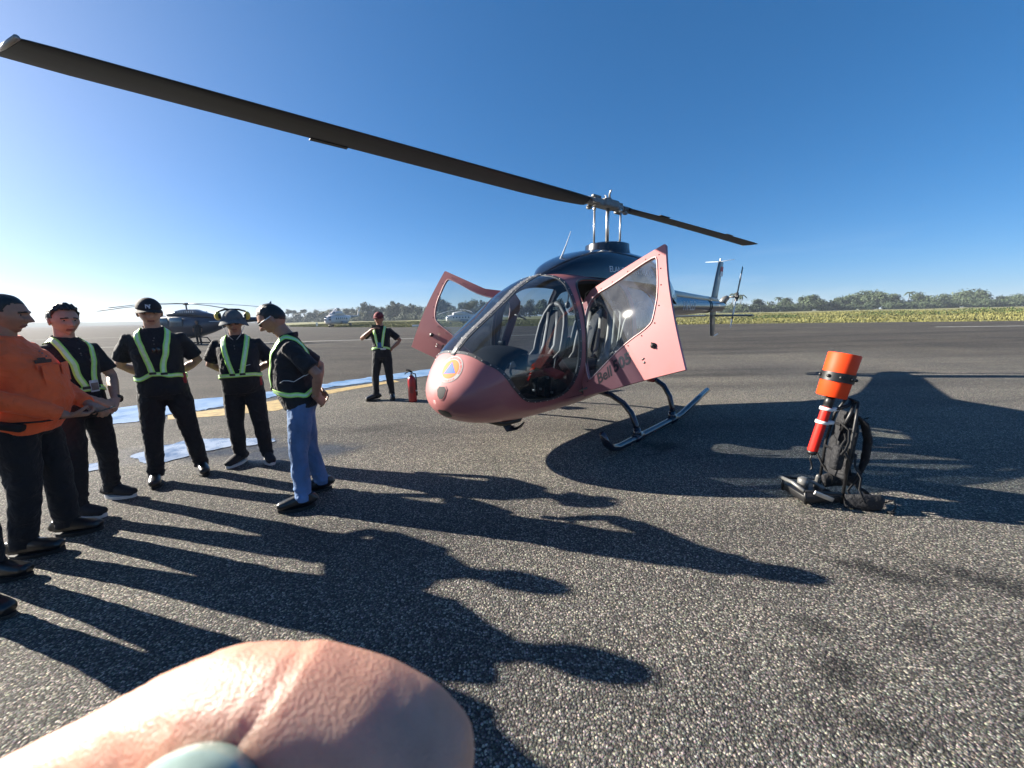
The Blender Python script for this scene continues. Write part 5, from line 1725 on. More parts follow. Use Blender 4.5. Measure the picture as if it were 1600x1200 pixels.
# ---- 4: bucket hat, yellow ear muffs, sunglasses
def sunglasses(c, mat='lensdark', frame='black'):
    b = bmesh.new()
    for sx in (1, -1): ell(b, (sx * .032, -.094, .006), (.027, .007, .019), 14, 8, Matrix.Rotation(R(-14 * sx), 4, 'Z'))
    o = head_obj(c, 'sunglasses', b, M[mat])
    b = bmesh.new(); tube(b, [(-.008, -.100, .010), (.008, -.100, .010)], .003, 6)
    for sx in (1, -1): tube(b, [(sx * .058, -.088, .012), (sx * .076, -.04, .012), (sx * .082, .015, .010)], .0032, 6)
    head_obj(c, 'temples', b, M[frame], o)
def extra_hat(c):
    o = head_obj(c, 'bucket_hat', crown((.092, .112, .100), .032, .0), M['hatgrey'])
    md = o.modifiers.new('t', 'SOLIDIFY'); md.thickness = .004
    bm = bmesh.new(); rows = []
    for k in range(6):
        f = k / 5; row = []
        for i in range(36):
            a = 2 * math.pi * i / 36
            row.append(bm.verts.new((math.sin(a) * (.091 + .036 * f), .004 - math.cos(a) * (.111 + .040 * f), .040 - .078 * f * (1 - .62 * max(0, math.cos(a)) ** 2) + .006 * math.sin(3 * a) * f)))
        rows.append(row)
    for a, b in zip(rows, rows[1:]):
        for i in range(36): bm.faces.new((a[i], a[(i + 1) % 36], b[(i + 1) % 36], b[i]))
    br = head_obj(c, 'brim', bm, M['hatgrey'], o); md = br.modifiers.new('t', 'SOLIDIFY'); md.thickness = .004
    mroot = empty('ear_muffs'); mroot.parent = c['root']
    b = bmesh.new(); tube(b, [(-.118, .02, .07), (-.112, .015, .11), (-.06, .01, .128), (0, .008, .130), (.06, .01, .128), (.112, .015, .11), (.118, .02, .07)], [(.010, .004)] * 7, 8); head_obj(c, 'headband', b, M['black'], mroot)
    for sx in (1, -1):
        b = bmesh.new(); ell(b, (sx * .126, .02, .062), (.030, .036, .045), 18, 12); tube(b, [(sx * .10, .02, .062), (sx * .118, .02, .062)], [(.036, .028), (.042, .034)], 16, mi=1)
        head_obj(c, 'ear_cup', b, [M['muff'], M['black']], mroot)
    sunglasses(c)
    b = bmesh.new(); tube(b, [(-.095, -.06, -.03), (-.06, -.085, -.12), (-.02, -.09, -.17)], .0025, 6); tube(b, [(.095, -.06, -.03), (.05, -.085, -.12), (.01, -.09, -.17)], .0025, 6); head_obj(c, 'chin_cord', b, M['text_pale'], o)
    U, bvh = c['U'], c['bvh']
    q, n, _, _ = bvh.find_nearest(U(-.095, -.3, 1.27)); b = bmesh.new()
    vs = [b.verts.new(q + n * .006 + V(*p)) for p in ((-.03, 0, -.015), (.02, 0, -.012), (.008, 0, .028))]; b.faces.new(vs); obj('chest_logo', b, M['text_pale'], c['shirt'], smooth=False)
    b = bmesh.new(); box(b, tuple(U(.17, -.07, .955)), (.04, .05, .11), bev=.008); obj('hip_radio', b, M['redcloth'], c['root'])
    b = bmesh.new(); pts = []
    for k in range(6):
        q, n, _, _ = bvh.find_nearest(U(.02 + .04 * k, -.3, 1.10 + .012 * k)); pts.append(q + n * .006)
    tube(b, pts, .003, 6); obj('cable', b, M['text_pale'], c['root'])
person((-2.89, 4.08, 0), R(26), 'stout man in grey bucket hat with yellow ear muffs and sunglasses, hands behind back', 1.655, 1.12, .07,
       feet_w=((-2.71, 4.07, 44), (-3.05, 4.03, -6)), hair=None, shoes='sneaker', head=(R(4), R(10), 0),
       arms={'L': ((.285, .09, 1.14), (.06, .22, 1.0), (-.8, .1, -.4), (0, -1, 0), (0, 0, 1), .6), 'R': ((-.285, .09, 1.14), (-.04, .23, .98), (.8, .1, -.4), (0, -1, 0), (0, 0, 1), .6)},
       straps=harness(), extras=extra_hat)

# ---- 5: blue jeans, head bowed, hands on the back of his hips
def extra_jeans(c):
    b = bmesh.new(); ell(b, (.032, -.094, .006), (.026, .004, .017), 14, 8); ell(b, (-.032, -.094, .006), (.026, .004, .017), 14, 8)
    o = head_obj(c, 'eyeglasses', b, M['lensdark'])
    b = bmesh.new()
    for sx in (1, -1): tube(b, [(sx * .056, -.090, .012), (sx * .078, -.04, .014), (sx * .085, .02, .016)], .004, 6)
    head_obj(c, 'temples', b, M['text_pale'], o)
    U, bvh = c['U'], c['bvh']
    b = bmesh.new(); pts = []
    for k in range(7):
        q, n, _, _ = bvh.find_nearest(U(.26, -.16 + .05 * k, 1.11 - .004 * k)); pts.append(q + n * .005)
    tube(b, pts, .003, 6); obj('cable', b, M['text_pale'], c['root'])
person((-1.79, 3.15, 0), R(-64), 'man in blue jeans with eyeglasses looking down, hands on the back of his hips', 1.68, 1.03, .05, lean=R(5),
       feet_w=((-1.82, 2.98, -67), (-1.83, 3.31, -62)), hair='crop', skin='skin', shirt='blackshirt', trouser='denim', shoes='boot', head=(R(-6), R(30), 0), neck_fw=.05, hips=(0, .02),
       arms={'L': ((.265, .17, 1.13), (.175, .12, .945), (-.45, .35, -.55), (-.3, -.7, .2), (0, -.5, .8), .5), 'R': ((-.30, .19, 1.14), (-.165, .13, .95), (.35, .45, -.55), (.3, -.7, .2), (0, -.5, .8), .5)},
       straps=harness(wz=1.0), extras=extra_jeans, hem=.85)

# ---- 6: man further back by the puddle, hand to chin
def extra_far(c):
    cap(c, 'capred')
    U, bvh = c['U'], c['bvh']
    q, n, _, _ = bvh.find_nearest(U(.0, -.3, 1.09)); b = bmesh.new(); box(b, tuple(q + n * .015), (.07, .008, .10), bev=.002); obj('id_badge', b, M['badgeblue'], c['root'], smooth=False)
    b = bmesh.new(); box(b, tuple(U(.06, -.15, 1.015)), (.10, .02, .03), bev=.004); obj('belt_buckle', b, M['text_pale'], c['root'])
    b = bmesh.new(); box(b, tuple(U(-.03, -.215, 1.44)), (.15, .012, .075), Matrix.Rotation(R(10), 3, 'X'), .006); obj('held_phone', b, M['black'], c['root'])
person((-2.49, 7.40, 0), R(8), 'man in maroon cap raising a phone beside the long puddle, hand on hip', 1.66, 1.02,
       feet_w=((-2.33, 7.33, 24), (-2.69, 7.27, -50)), hair='short', head=(R(-18), R(5), 0),
       arms={'L': ((.36, .05, 1.16), (.19, -.03, 1.0), (-.6, .3, -.5), (-.5, -.3, -.5), (0, -.8, .3), .5), 'R': ((-.34, -.08, 1.22), (-.10, -.20, 1.40), (.75, -.15, .35), (0, .3, -.7), (-.3, -.3, .9), .7)},
       straps=harness(), extras=extra_far)

# ---- 7: colleague beside the orange uniform, only shoes inside the picture
person((-3.22, 2.01, 0), R(88), 'person in black trousers beside the orange uniform, only black shoes showing', 1.72, 1.05,
       feet=((.15, .03, R(10)), (-.13, -.30, R(-6))), shoes='dress', hair='short',
       arms={'L': ((.27, .10, 1.13), (.06, .21, .98), (-.8, .1, -.4), (0, -1, 0), (0, 0, 1), .6), 'R': ((-.27, .10, 1.13), (-.04, .22, .96), (.8, .1, -.4), (0, -1, 0), (0, 0, 1), .6)}, vox=.012)
# ------------------------------------------------------------------ fire extinguisher
fe = empty('fire_extinguisher', (-1.88, 7.12, 0)); tag(fe, 'red fire extinguisher with black hose standing on the asphalt near the nose', 'fire extinguisher')
bm = bmesh.new(); tube(bm, [(0, 0, 0), (0, 0, .015), (0, 0, .03), (0, 0, .40), (0, 0, .45), (0, 0, .485), (0, 0, .50)], [.072, .078, .079, .079, .068, .040, .026], 28); obj('cylinder', bm, M['red'], fe)
bm = bmesh.new(); tube(bm, [(0, 0, .495), (0, 0, .545)], .022, 14); obj('valve', bm, M['steel'], fe)
bm = bmesh.new(); tube(bm, [(.03, 0, .55), (-.04, 0, .57), (-.10, 0, .545), (-.12, 0, .52)], [(.014, .008)] * 4, 8); tube(bm, [(.02, 0, .56), (-.04, 0, .60), (-.09, 0, .60)], [(.014, .006)] * 3, 8); obj('handle', bm, M['black'], fe)
bm = bmesh.new(); tube(bm, [(.03, 0, .53), (.075, -.01, .53), (.092, -.02, .46), (.092, -.02, .25), (.09, -.02, .12)], [.012, .012, .011, .011, .015], 10); obj('hose', bm, M['black'], fe)
bm = bmesh.new(); tube(bm, [(.088, -.03, .20), (.088, -.03, .225)], .018, 10); obj('hose_clip', bm, M['text_pale'], fe)
bm = bmesh.new(); vs = []
for a in np.linspace(-2.2, -1.0, 9):
    vs.append((math.cos(a) * .0800, math.sin(a) * .0800))
for (x0, y0), (x1, y1) in zip(vs, vs[1:]): bm.faces.new([bm.verts.new(p) for p in ((x0, y0, .17), (x1, y1, .17), (x1, y1, .30), (x0, y0, .30))])
obj('label_sticker', bm, pm('dark_red_label', (.22, .02, .02), .4), fe)

# ------------------------------------------------------------------ orange mast equipment pack
pk = empty('equipment_pack', (2.60, 2.98, 0)); tag(pk, 'black strapped frame pack carrying a red tube topped by an orange canister', 'equipment pack')
M['orange_can'] = pm('orange_plastic', (0.74, 0.055, 0.008), 0.55, 0, 0.05, 10, spec=0.25)
M['red_tube'] = pm('red_plastic_tube', (0.60, 0.022, 0.014), 0.5, 0, 0.06, 10, spec=0.25)
M['white_tie'] = pm('white_tie', (0.7, 0.7, 0.68), 0.5)
can_b, can_t = V(-.055, .02, .865), V(.015, .02, 1.205)
ax = (can_t - can_b).normalized()
bm = bmesh.new(); tube(bm, [can_b, can_b + ax * .008, can_t - ax * .008, can_t], [.094, .100, .106, .102], 36); sharp(obj('canister', bm, M['orange_can'], pk), 40)
bm = bmesh.new(); c0 = can_b.lerp(can_t, .46); tube(bm, [c0 - ax * .035, c0 + ax * .035], .112, 36); clamp = sharp(obj('clamp_band', bm, M['black'], pk), 40)
bm = bmesh.new()
for k in range(9):
    a = k * .7; s_, u_ = frame(ax); p = c0 + (s_ * math.cos(a) + u_ * math.sin(a)) * .115
    ell(bm, p, (.014, .014, .014), 8, 6)
tag(obj('clamp_bolts', bm, M['black'], clamp), kind='stuff')
bm = bmesh.new(); tube(bm, [can_b + ax * .01, V(-.075, .02, .775)], .032, 18); obj('tube_neck', bm, M['black'], pk)
bm = bmesh.new(); tube(bm, [V(-.074, .02, .78), V(-.085, .02, .735), V(-.150, .02, .42), V(-.152, .02, .41)], [.033, .034, .036, .034], 22); obj('tube', bm, M['red_tube'], pk)
for z, w in ((.765, .046), (.655, .046)):
    p = V(-.076 + (z - .775) * .206, .02, z); t = V(.2, 0, 1).normalized()
    bm = bmesh.new(); tube(bm, [p - t * .012, p + t * .012], w, 18); box(bm, tuple(p + V(.05, -.02, 0)), (.05, .03, .028), bev=.005); obj('tie_band', bm, M['white_tie'], pk)
bm = bmesh.new(); tube(bm, [V(-.151, .02, .415), V(-.153, .02, .385)], [.037, .030], 16); tube(bm, [V(-.15, .02, .385), V(-.162, .02, .34), V(-.145, .02, .30), V(-.138, .02, .26), V(-.15, .02, .25)], .006, 8); obj('tube_end', bm, M['black'], pk)
# upright frame
rt = .011
def rail(name, pts, r=rt, mat='black', parent=pk):
    bm = bmesh.new(); tube(bm, pts, r, 8); return obj(name, bm, M[mat], parent)
rail('frame_rail', [(.02, -.12, .02), (.03, -.12, .45), (.06, -.10, .70), (.10, -.06, .83)])
rail('frame_rail', [(.04, .14, .02), (.05, .14, .45), (.08, .12, .70), (.11, .06, .84)])
rail('frame_bar', [(.10, -.06, .83), (.09, .0, .845), (.11, .06, .84)])
rail('frame_bar', [(.03, -.12, .40), (.04, .14, .42)])
rail('frame_bar', [(.05, -.11, .62), (.065, .13, .63)])
rail('frame_brace', [(-.03, .0, .76), (.05, -.03, .80), (.10, .0, .84)], .014)
rail('frame_brace', [(.0, -.05, .60), (.05, -.06, .74), (.10, -.03, .83)], .014)
# back pad and padded shoulder harness bulging backwards
M['packcloth'] = pm('black_pack_nylon', (0.005, 0.0055, 0.008), 0.75, 0, 0.25, 20, bump=0.3, bs=130, bump2=.4, bs2=14)
bm = bmesh.new()
tube(bm, [(.05, .01, .20), (.07, .01, .40), (.09, .01, .60), (.10, .01, .74)], [(.11, .03), (.12, .035), (.11, .03), (.08, .02)], 16, side=(0, 1, 0), power=3)
obj('back_pad', remesh(bm, .010, 3, .012, .08), M['packcloth'], pk)
for s_ in (1, -1):
    bm = bmesh.new(); y = .01 + s_ * .085
    tube(bm, [(.10, y * .8, .72), (.16, y, .66), (.205, y, .52), (.20, y, .36), (.17, y, .24), (.15, y, .16)], [(.032, .014), (.038, .02), (.038, .022), (.034, .02), (.022, .010), (.014, .005)], 12, side=(0, 1, 0))
    obj('shoulder_strap', remesh(bm, .007, 2, .008, .05), M['packcloth'], pk)
    bm = bmesh.new(); tube(bm, [(.15, y, .17), (.19, y + .01, .12), (.23, y, .10), (.25, y - .02, .075)], [(.014, .003)] * 4, 8); box(bm, (.16, y, .20), (.02, .035, .04), bev=.005); obj('strap_tail', bm, M['blacksoft'], pk)
# straps tangled over the pack
rs = random.Random(11)
for k in range(9):
    bm = bmesh.new(); x = rs.uniform(-.02, .14); y = rs.uniform(-.15, .15); z = rs.uniform(.25, .68)
    pts = [(x, y, z)]
    for j in range(4): pts.append((pts[-1][0] + rs.uniform(-.05, .05), pts[-1][1] + rs.uniform(-.05, .03) - .01, pts[-1][2] - rs.uniform(.03, .09)))
    tube(bm, pts, [(.010, .003)] * 5, 6); obj('loose_strap', bm, M['blacksoft'], pk)
bm = bmesh.new(); tube(bm, [(.12, -.02, .63), (.19, -.04, .66), (.215, -.04, .70), (.15, -.02, .67), (.11, -.01, .66)], [(.012, .004)] * 5, 8); obj('carry_loop', bm, M['blacksoft'], pk)
bm = bmesh.new(); box(bm, (-.045, -.10, .40), (.07, .07, .20), Matrix.Rotation(R(6), 3, 'Y'), .02); obj('side_pouch', bm, M['packcloth'], pk)
# hip belt lying on the ground
bm = bmesh.new(); tube(bm, [(.02, -.14, .05), (.12, -.20, .06), (.22, -.22, .07), (.29, -.17, .06), (.31, -.08, .05)], [(.06, .025), (.075, .03), (.07, .03), (.05, .02), (.02, .01)], 12, side=(0, 0, 1)); obj('hip_belt', remesh(bm, .010, 3, .012, .06), M['packcloth'], pk)
bm = bmesh.new(); tube(bm, [(.05, .12, .10), (.17, .10, .14), (.28, .02, .15)], [(.06, .03), (.075, .035), (.05, .03)], 12, side=(0, 0, 1)); obj('hip_belt', remesh(bm, .010, 3, .012, .06), M['packcloth'], pk)
bm = bmesh.new(); tube(bm, [(.29, -.20, .06), (.31, -.24, .10), (.315, -.26, .05), (.28, -.27, .015), (.25, -.26, .012)], [(.016, .003)] * 5, 8); box(bm, (.275, -.27, .016), (.05, .035, .012), bev=.004); obj('belt_tail', bm, M['blacksoft'], pk)
# folded base tray with pump parts
for y in (-.13, .15):
    rail('tray_rail', [(.0, y, .10), (-.20, y + .01, .12), (-.29, y + .01, .13)], .012)
rail('tray_rail', [(-.29, -.12, .13), (-.30, .0, .15), (-.29, .16, .13)], .015, 'hubgrey')
rail('tray_rail', [(-.27, -.12, .02), (-.28, -.12, .12)], .012); rail('tray_rail', [(-.27, .14, .02), (-.28, .15, .12)], .012)
bm = bmesh.new(); box(bm, (-.13, .01, .05), (.28, .26, .06), bev=.01); obj('tray', bm, M['black'], pk)
bm = bmesh.new(); tube(bm, [(-.18, .04, .08), (-.18, .04, .13), (-.18, .04, .16), (-.18, .04, .175)], [.035, .042, .04, .02], 16); tube(bm, [(-.18, .04, .15), (-.11, .02, .14), (-.06, -.03, .10)], .016, 8); obj('pump_head', bm, M['hubgrey'], pk)
bm = bmesh.new(); tube(bm, [(-.06, .05, .08), (-.05, .05, .17), (-.06, .04, .19)], [.018, .018, .012], 10); obj('handle', bm, M['hubgrey'], pk)
bm = bmesh.new(); box(bm, (-.16, -.155, .10), (.17, .012, .035), Matrix.Rotation(R(24), 3, 'Y'), .003); obj('metal_plate', bm, M['steel'], pk)

# ------------------------------------------------------------------ person holding the camera: hand close to the lens
M['hand_skin'] = pm('fair_sunlit_skin', (0.54, 0.285, 0.20), 0.45, 0, 0.12, 150, bump=0.25, bs=1400, sss=0.5, sss_scale=1.3)

def photographer():
    root = person((-.10, -.46, 0), R(180), 'person holding up a bare hand with a ringed bent finger close in the foreground', 1.70, 1.0, feet=((.12, 0, 0), (-.12, 0, 0)), hair='short',
                  arms={'L': ((.26, .02, 1.13), (.22, -.06, .90), (0, -.2, -1), (-1, 0, 0), (0, -1, 0), .4), 'R': ((-.24, -.02, 1.12), (-.22, -.20, 1.0), (0, -.2, -1), (1, 0, 0), (0, -1, 0), .4)}, vox=.012, sleeve='long', hands=False)
    # raised left hand in world metres: wrist low on the left, index finger bent towards the right
    Mi = (Matrix.Translation((-.10, -.46, 0)) @ Matrix.Rotation(R(180), 4, 'Z')).inverted()
    bm = bmesh.new()
    W = lambda *p: Mi @ V(*p)
    # forearm and wrist
    tube(bm, [W(-.33, -.36, 1.13), W(-.29, -.20, 1.22), W(-.245, -.05, 1.335), W(-.225, .0, 1.375)], [.043, .040, .031, .029], 18)
    # palm
    tube(bm, [W(-.235, -.025, 1.355), W(-.215, .015, 1.39), W(-.185, .045, 1.412), W(-.160, .058, 1.424)], [(.029, .023), (.034, .021), (.038, .018), (.036, .016)], 16, side=W(0, 0, 0) - W(.35, -.75, .55))
    # bent index finger: the part in view
    tube(bm, [W(-.185, .060, 1.405), W(-.155, .0642, 1.4215), W(-.1243, .0648, 1.4390), W(-.0900, .0649, 1.4575), W(-.0700, .0648, 1.4680), W(-.0570, .0640, 1.4722), W(-.0430, .0634, 1.4726), W(-.0315, .0622, 1.4692), W(-.0225, .0606, 1.4650), W(-.0155, .0588, 1.4615), W(-.0120, .0578, 1.4595)],
         [.012, .0122, .0118, .0112, .0117, .0130, .0134, .0138, .0138, .0118, .0070], 26)
    # middle finger with the ring, next below
    tube(bm, [W(-.180, .050, 1.400), W(-.140, .048, 1.424), W(-.100, .047, 1.445), W(-.055, .046, 1.4655), W(-.036, .044, 1.4600), W(-.026, .042, 1.4430), W(-.030, .038, 1.4280)], [.0115, .0115, .0108, .0105, .0108, .0098, .007], 20)
    # middle, ring and little fingers curled behind it, below the picture
    for k, (dy, dz, L) in enumerate(((-.036, -.034, .95), (-.054, -.052, .8))):
        b = V(-.170, .058 + dy, 1.412 + dz)
        tube(bm, [W(*(b + V(-.01, 0, -.004))), W(*b), W(*(b + V(.030 * L, .002, .012))), W(*(b + V(.052 * L, .0, .012))), W(*(b + V(.066 * L, -.006, -.006))), W(*(b + V(.062 * L, -.010, -.026))), W(*(b + V(.048 * L, -.012, -.036)))], [.0115, .012, .0112, .0112, .0108, .0098, .007], 18)
    # thumb leaves the side of the palm
    tube(bm, [W(-.205, .02, 1.395), W(-.185, .052, 1.385), W(-.160, .075, 1.392), W(-.135, .085, 1.402), W(-.118, .086, 1.406)], [.016, .0155, .0135, .012, .007], 18)
    me = remesh(bm, .0017, 8, .0004, .02)
    # joint crease across the knuckle and finer folds
    Mw = Mi.inverted(); nrm = [v.normal.copy() for v in me.vertices]
    for v, vn in zip(me.vertices, nrm):
        w = Mw @ v.co
        dx = (w.x + .0500) + (w.z - 1.478) * -.9
        k = .0007 * math.exp(-(dx / .0011) ** 2) * (1 if w.z > 1.462 else 0)
        f = .00035 * noise.noise((w.x * 420, w.y * 260, w.z * 420)) * max(0, min(1, (-.046 - w.x) / .01))
        v.co -= vn * (k - f)
    bm = bmesh.new(); bm.from_mesh(me)
    # single mesh: hand joined to the rest of the body's skin
    body = [c for c in root.children if c.name.startswith('body')][0]
    for f in bm.faces: f.material_index = 3
    bm.from_mesh(body.data)
    bm.to_mesh(body.data); bm.free()
    body.data.materials.append(M['hand_skin'])
    body.data.polygons.foreach_set('use_smooth', [True] * len(body.data.polygons))
    # ring with a pale green polished stone
    ring = bmesh.new(); c = W(-.0790, .0560, 1.4520)
    rr = empty('finger_ring'); rr.parent = root
    st = bmesh.new(); ell(st, RING_C and W(*RING_C) or c, (.0105, .0075, .0062), 28, 18)
    M['stone'] = pm('pale_green_agate', (0.24, 0.31, 0.27), 0.12, 0, 0.35, 160, coat=0.6)
    obj('stone', st, M['stone'], rr)
    rc = V(*RING_C) if RING_C else V(-.079, .056, 1.452)
    pts = [W(*(rc + V(0, -.010 * math.sin(a), -.012 + .0125 * math.cos(a)))) for a in np.linspace(0, 2 * math.pi, 25)]
    tube(ring, pts, [(.0028, .0012)] * 25, 8, cap=False, side=W(1, 0, 0) - W(0, 0, 0)); obj('band', ring, M['steel'], rr)
    return root
RING_C = (-.0520, .0480, 1.4764)
photographer()
# ------------------------------------------------------------------ far aircraft
M['far_navy'] = pm('dark_blue_far_paint', (0.022, 0.034, 0.06), 0.3, 0.1, 0.15, 2, coat=.4)
M['far_white'] = pm('white_grey_far_paint', (0.62, 0.60, 0.60), 0.4, 0, 0.12, 1.2, coat=.2)
M['far_grey'] = pm('grey_far_paint', (0.26, 0.28, 0.31), 0.5, 0, 0.15, 2)
M['far_glass'] = pm('blue_far_glass', (0.05, 0.10, 0.14), 0.06, 0.2, 0.2, 2, coat=.6)
def loft_x(bm, secs, n=22, power=2.3, mi=0):
    """sections (x, half width, bottom, top)"""
    rows = []
    for x, w, b, t in secs:
        zc, h = (b + t) / 2, (t - b) / 2; row = []
        for k in range(n):
            a = 2 * math.pi * k / n; c, s = math.cos(a), math.sin(a)
            row.append(bm.verts.new((x, w * math.copysign(abs(c) ** (2 / power), c), zc + h * math.copysign(abs(s) ** (2 / power), s))))
        rows.append(row)
    fs = []
    for a, b in zip(rows, rows[1:]):
        for k in range(n): fs.append(bm.faces.new((a[k], a[(k + 1) % n], b[(k + 1) % n], b[k])))
    fs.append(bm.faces.new(rows[0])); fs.append(bm.faces.new(rows[-1]))
    for f in fs: f.material_index = mi
    bmesh.ops.recalc_face_normals(bm, faces=bm.faces)
    return fs
def simple_blade(parent, a, r0, r1, z0, droop, ch, mat):
    d = V(math.cos(a), math.sin(a), 0); n = V(-d.y, d.x, 0); bm = bmesh.new()
    pts = [d * (r0 + (r1 - r0) * t) + V(0, 0, z0 - droop * t * t) for t in (0, .15, .4, .7, 1)]
    tube(bm, pts, [(ch * .25, .03)] + [(ch * .5, .018)] * 4, 8, side=n); return obj('rotor_blade', bm, mat, parent)

dk = empty('helicopter', (-23.4, 28.4, 0), R(180 - 8)); tag(dk, 'dark blue helicopter parked on the apron behind the capped man', 'helicopter')
bm = bmesh.new(); loft_x(bm, [(3.9, .05, .92, 1.0), (3.7, .28, .78, 1.2), (3.2, .52, .62, 1.5), (2.4, .70, .52, 1.95), (1.6, .76, .48, 2.15), (.4, .78, .48, 2.2), (-.8, .72, .55, 2.1), (-1.8, .5, .8, 2.0), (-2.8, .32, 1.15, 1.9)])
fus = obj('fuselage', bm, M['far_navy'], dk)
bm = bmesh.new(); loft_x(bm, [(1.7, .2, 2.0, 2.1), (1.2, .45, 1.95, 2.38), (.2, .52, 1.95, 2.52), (-.8, .52, 1.9, 2.5), (-1.6, .42, 1.85, 2.25), (-2.6, .28, 1.7, 1.98)]); cwl = obj('engine_cowling', bm, M['far_navy'], dk)
bm = bmesh.new(); loft_x(bm, [(-1.8, .36, 1.2, 1.92), (-3.5, .24, 1.42, 1.88), (-6.4, .14, 1.62, 1.86)]); obj('tail_boom', bm, M['far_navy'], dk)
bm = bmesh.new(); loft_x(bm, [(3.45, .30, 1.12, 1.36), (3.2, .47, 1.15, 1.56), (2.4, .66, 1.3, 1.995), (1.9, .70, 1.5, 2.11)]); obj('windscreen', bm, M['far_glass'], dk)
for sg in (1, -1):
    for x0, x1 in ((1.75, .85), (.7, -.3)):
        bm = bmesh.new(); box(bm, ((x0 + x1) / 2, sg * .765, 1.62), (abs(x1 - x0), .06, .62), bev=.02); obj('window', bm, M['far_glass'], dk)
    bm = bmesh.new(); tube(bm, [(2.7, sg * 1.1, .25), (2.4, sg * 1.1, .06), (-1.2, sg * 1.1, .05)], .05, 8); obj('skid', bm, M['black'], dk)
    bm = bmesh.new(); box(bm, (-1.9, sg * .41, 1.62), (2.6, .03, .05), Matrix.Rotation(R(-4 * 0), 3, 'Y')); obj('pale_stripe', bm, M['text_pale'], dk)
    # worn white company marks high on the cowling, too far to read
    for k in range(8):
        bm = bmesh.new(); box(bm, (-.35 - k * .17 + .5, sg * .535, 2.33 - .003 * k), (.10 if k % 3 else .06, .01, .13), bev=.01); obj('cowling_mark', bm, M['text_pale'], cwl)
for x in (1.5, -.5):
    bm = bmesh.new(); tube(bm, [(x, -1.1, .08), (x, -.8, .45), (x, 0, .55), (x, .8, .45), (x, 1.1, .08)], .04, 8); obj('cross_tube', bm, M['black'], dk)
bm = bmesh.new(); tube(bm, [(0, 0, 2.4), (0, 0, 2.95)], .05, 10); ell(bm, (0, 0, 2.9), (.25, .16, .09), 10, 6); obj('mast', bm, M['hubgrey'], dk)
M['far_blade'] = pm('brown_grey_blade', (.10, .095, .09), .5)
for a in (8, 98, 188, 278): simple_blade(dk, R(a + 5), .2, 5.9, 2.92, .42, .30, M['far_blade'])
bm = bmesh.new(); loft_x(bm, [(-6.0, .05, 1.6, 2.0), (-6.4, .05, 1.5, 2.6), (-6.8, .04, 1.9, 2.95)]); obj('vertical_fin', bm, M['far_navy'], dk)
bm = bmesh.new(); box(bm, (-5.3, 0, 1.7), (.4, 2.0, .05), bev=.01); obj('horizontal_stabilizer', bm, M['far_navy'], dk)

def transport(loc, rz, label, sc=1.0):
    t = empty('helicopter', loc, rz); t.scale = (sc, sc, sc); tag(t, label, 'helicopter')
    bm = bmesh.new(); loft_x(bm, [(5.2, .25, 1.2, 1.9), (5.0, .75, .85, 2.3), (4.5, 1.1, .68, 2.6), (3.6, 1.22, .62, 2.8), (0, 1.25, .6, 2.85), (-3, 1.22, .65, 2.85), (-4.5, .85, 1.1, 2.8), (-6, .5, 1.75, 2.75)], 26, 2.5); obj('fuselage', bm, M['far_white'], t)
    bm = bmesh.new(); loft_x(bm, [(3.0, .5, 2.6, 3.2), (2.7, .85, 2.6, 3.55), (1.0, .95, 2.6, 3.8), (-.8, .9, 2.6, 3.75), (-2.8, .5, 2.6, 3.0)]); obj('engine_cowling', bm, M['far_white'], t)
    bm = bmesh.new(); loft_x(bm, [(-5.6, .55, 1.7, 2.75), (-8, .38, 2.0, 2.75), (-11.3, .22, 2.35, 2.8)]); obj('tail_boom', bm, M['far_grey'], t)
    bm = bmesh.new(); loft_x(bm, [(-10.8, .12, 2.4, 3.0), (-11.6, .12, 2.6, 4.2), (-12.4, .1, 3.6, 4.9)]); obj('vertical_fin', bm, M['far_white'], t)
    for sg in (1, -1):
        bm = bmesh.new(); ell(bm, (2.75, sg * .45, 3.2), (.12, .3, .3), 12, 8); obj('engine_intake', bm, M['black'], t)
        for x in (3.2, 2.2, 1.2, .2, -.8, -1.8):
            bm = bmesh.new(); tube(bm, [(x, sg * 1.20, 2.0), (x, sg * 1.26, 2.0)], .24, 12); obj('window', bm, M['far_glass'], t)
        for zz, yy in ((2.25, .42), (1.75, .5)):
            bm = bmesh.new(); box(bm, (4.85 if zz > 2 else 5.02, sg * yy, zz), (.3, .62, .38), Matrix.Rotation(R(-25), 3, 'Y'), .05); obj('cockpit_pane', bm, M['far_glass'], t)
        bm = bmesh.new(); tube(bm, [(-1.5, sg * 2.1, .45), (-1.5, sg * 2.35, .45)], .45, 18); tube(bm, [(-1.5, sg * 2.2, .5), (-1.2, sg * 1.1, 1.2)], .07, 8); obj('main_wheel', bm, M['black'], t)
        bm = bmesh.new(); box(bm, (-.2, sg * 1.45, 1.1), (2.6, .5, .7), bev=.15); obj('fuel_tank', bm, M['far_grey'], t)
    bm = bmesh.new()
    for sg in (1, -1): tube(bm, [(3.9, sg * .12, .3), (3.9, sg * .32, .3)], .3, 14)
    tube(bm, [(3.9, 0, .3), (3.8, 0, .8)], .06, 8); obj('nose_wheel', bm, M['black'], t)
    bm = bmesh.new(); tube(bm, [(0, 0, 3.6), (0, 0, 4.4)], .2, 10); ell(bm, (0, 0, 4.35), (.5, .5, .18), 12, 6); obj('rotor_head', bm, M['far_grey'], t)
    for k in range(5): simple_blade(t, R(20 + 72 * k), .4, 9.2, 4.35, 1.35, .5, M['far_grey'])
    return t
transport((-38.6, 87.5, 0), R(-93), 'white transport helicopter with drooping rotor blades parked at the apron edge', .92)
transport((-11.0, 88.0, grass_z(-11, 88)), R(-150), 'white helicopter on the grass seen through the far open door', .72)

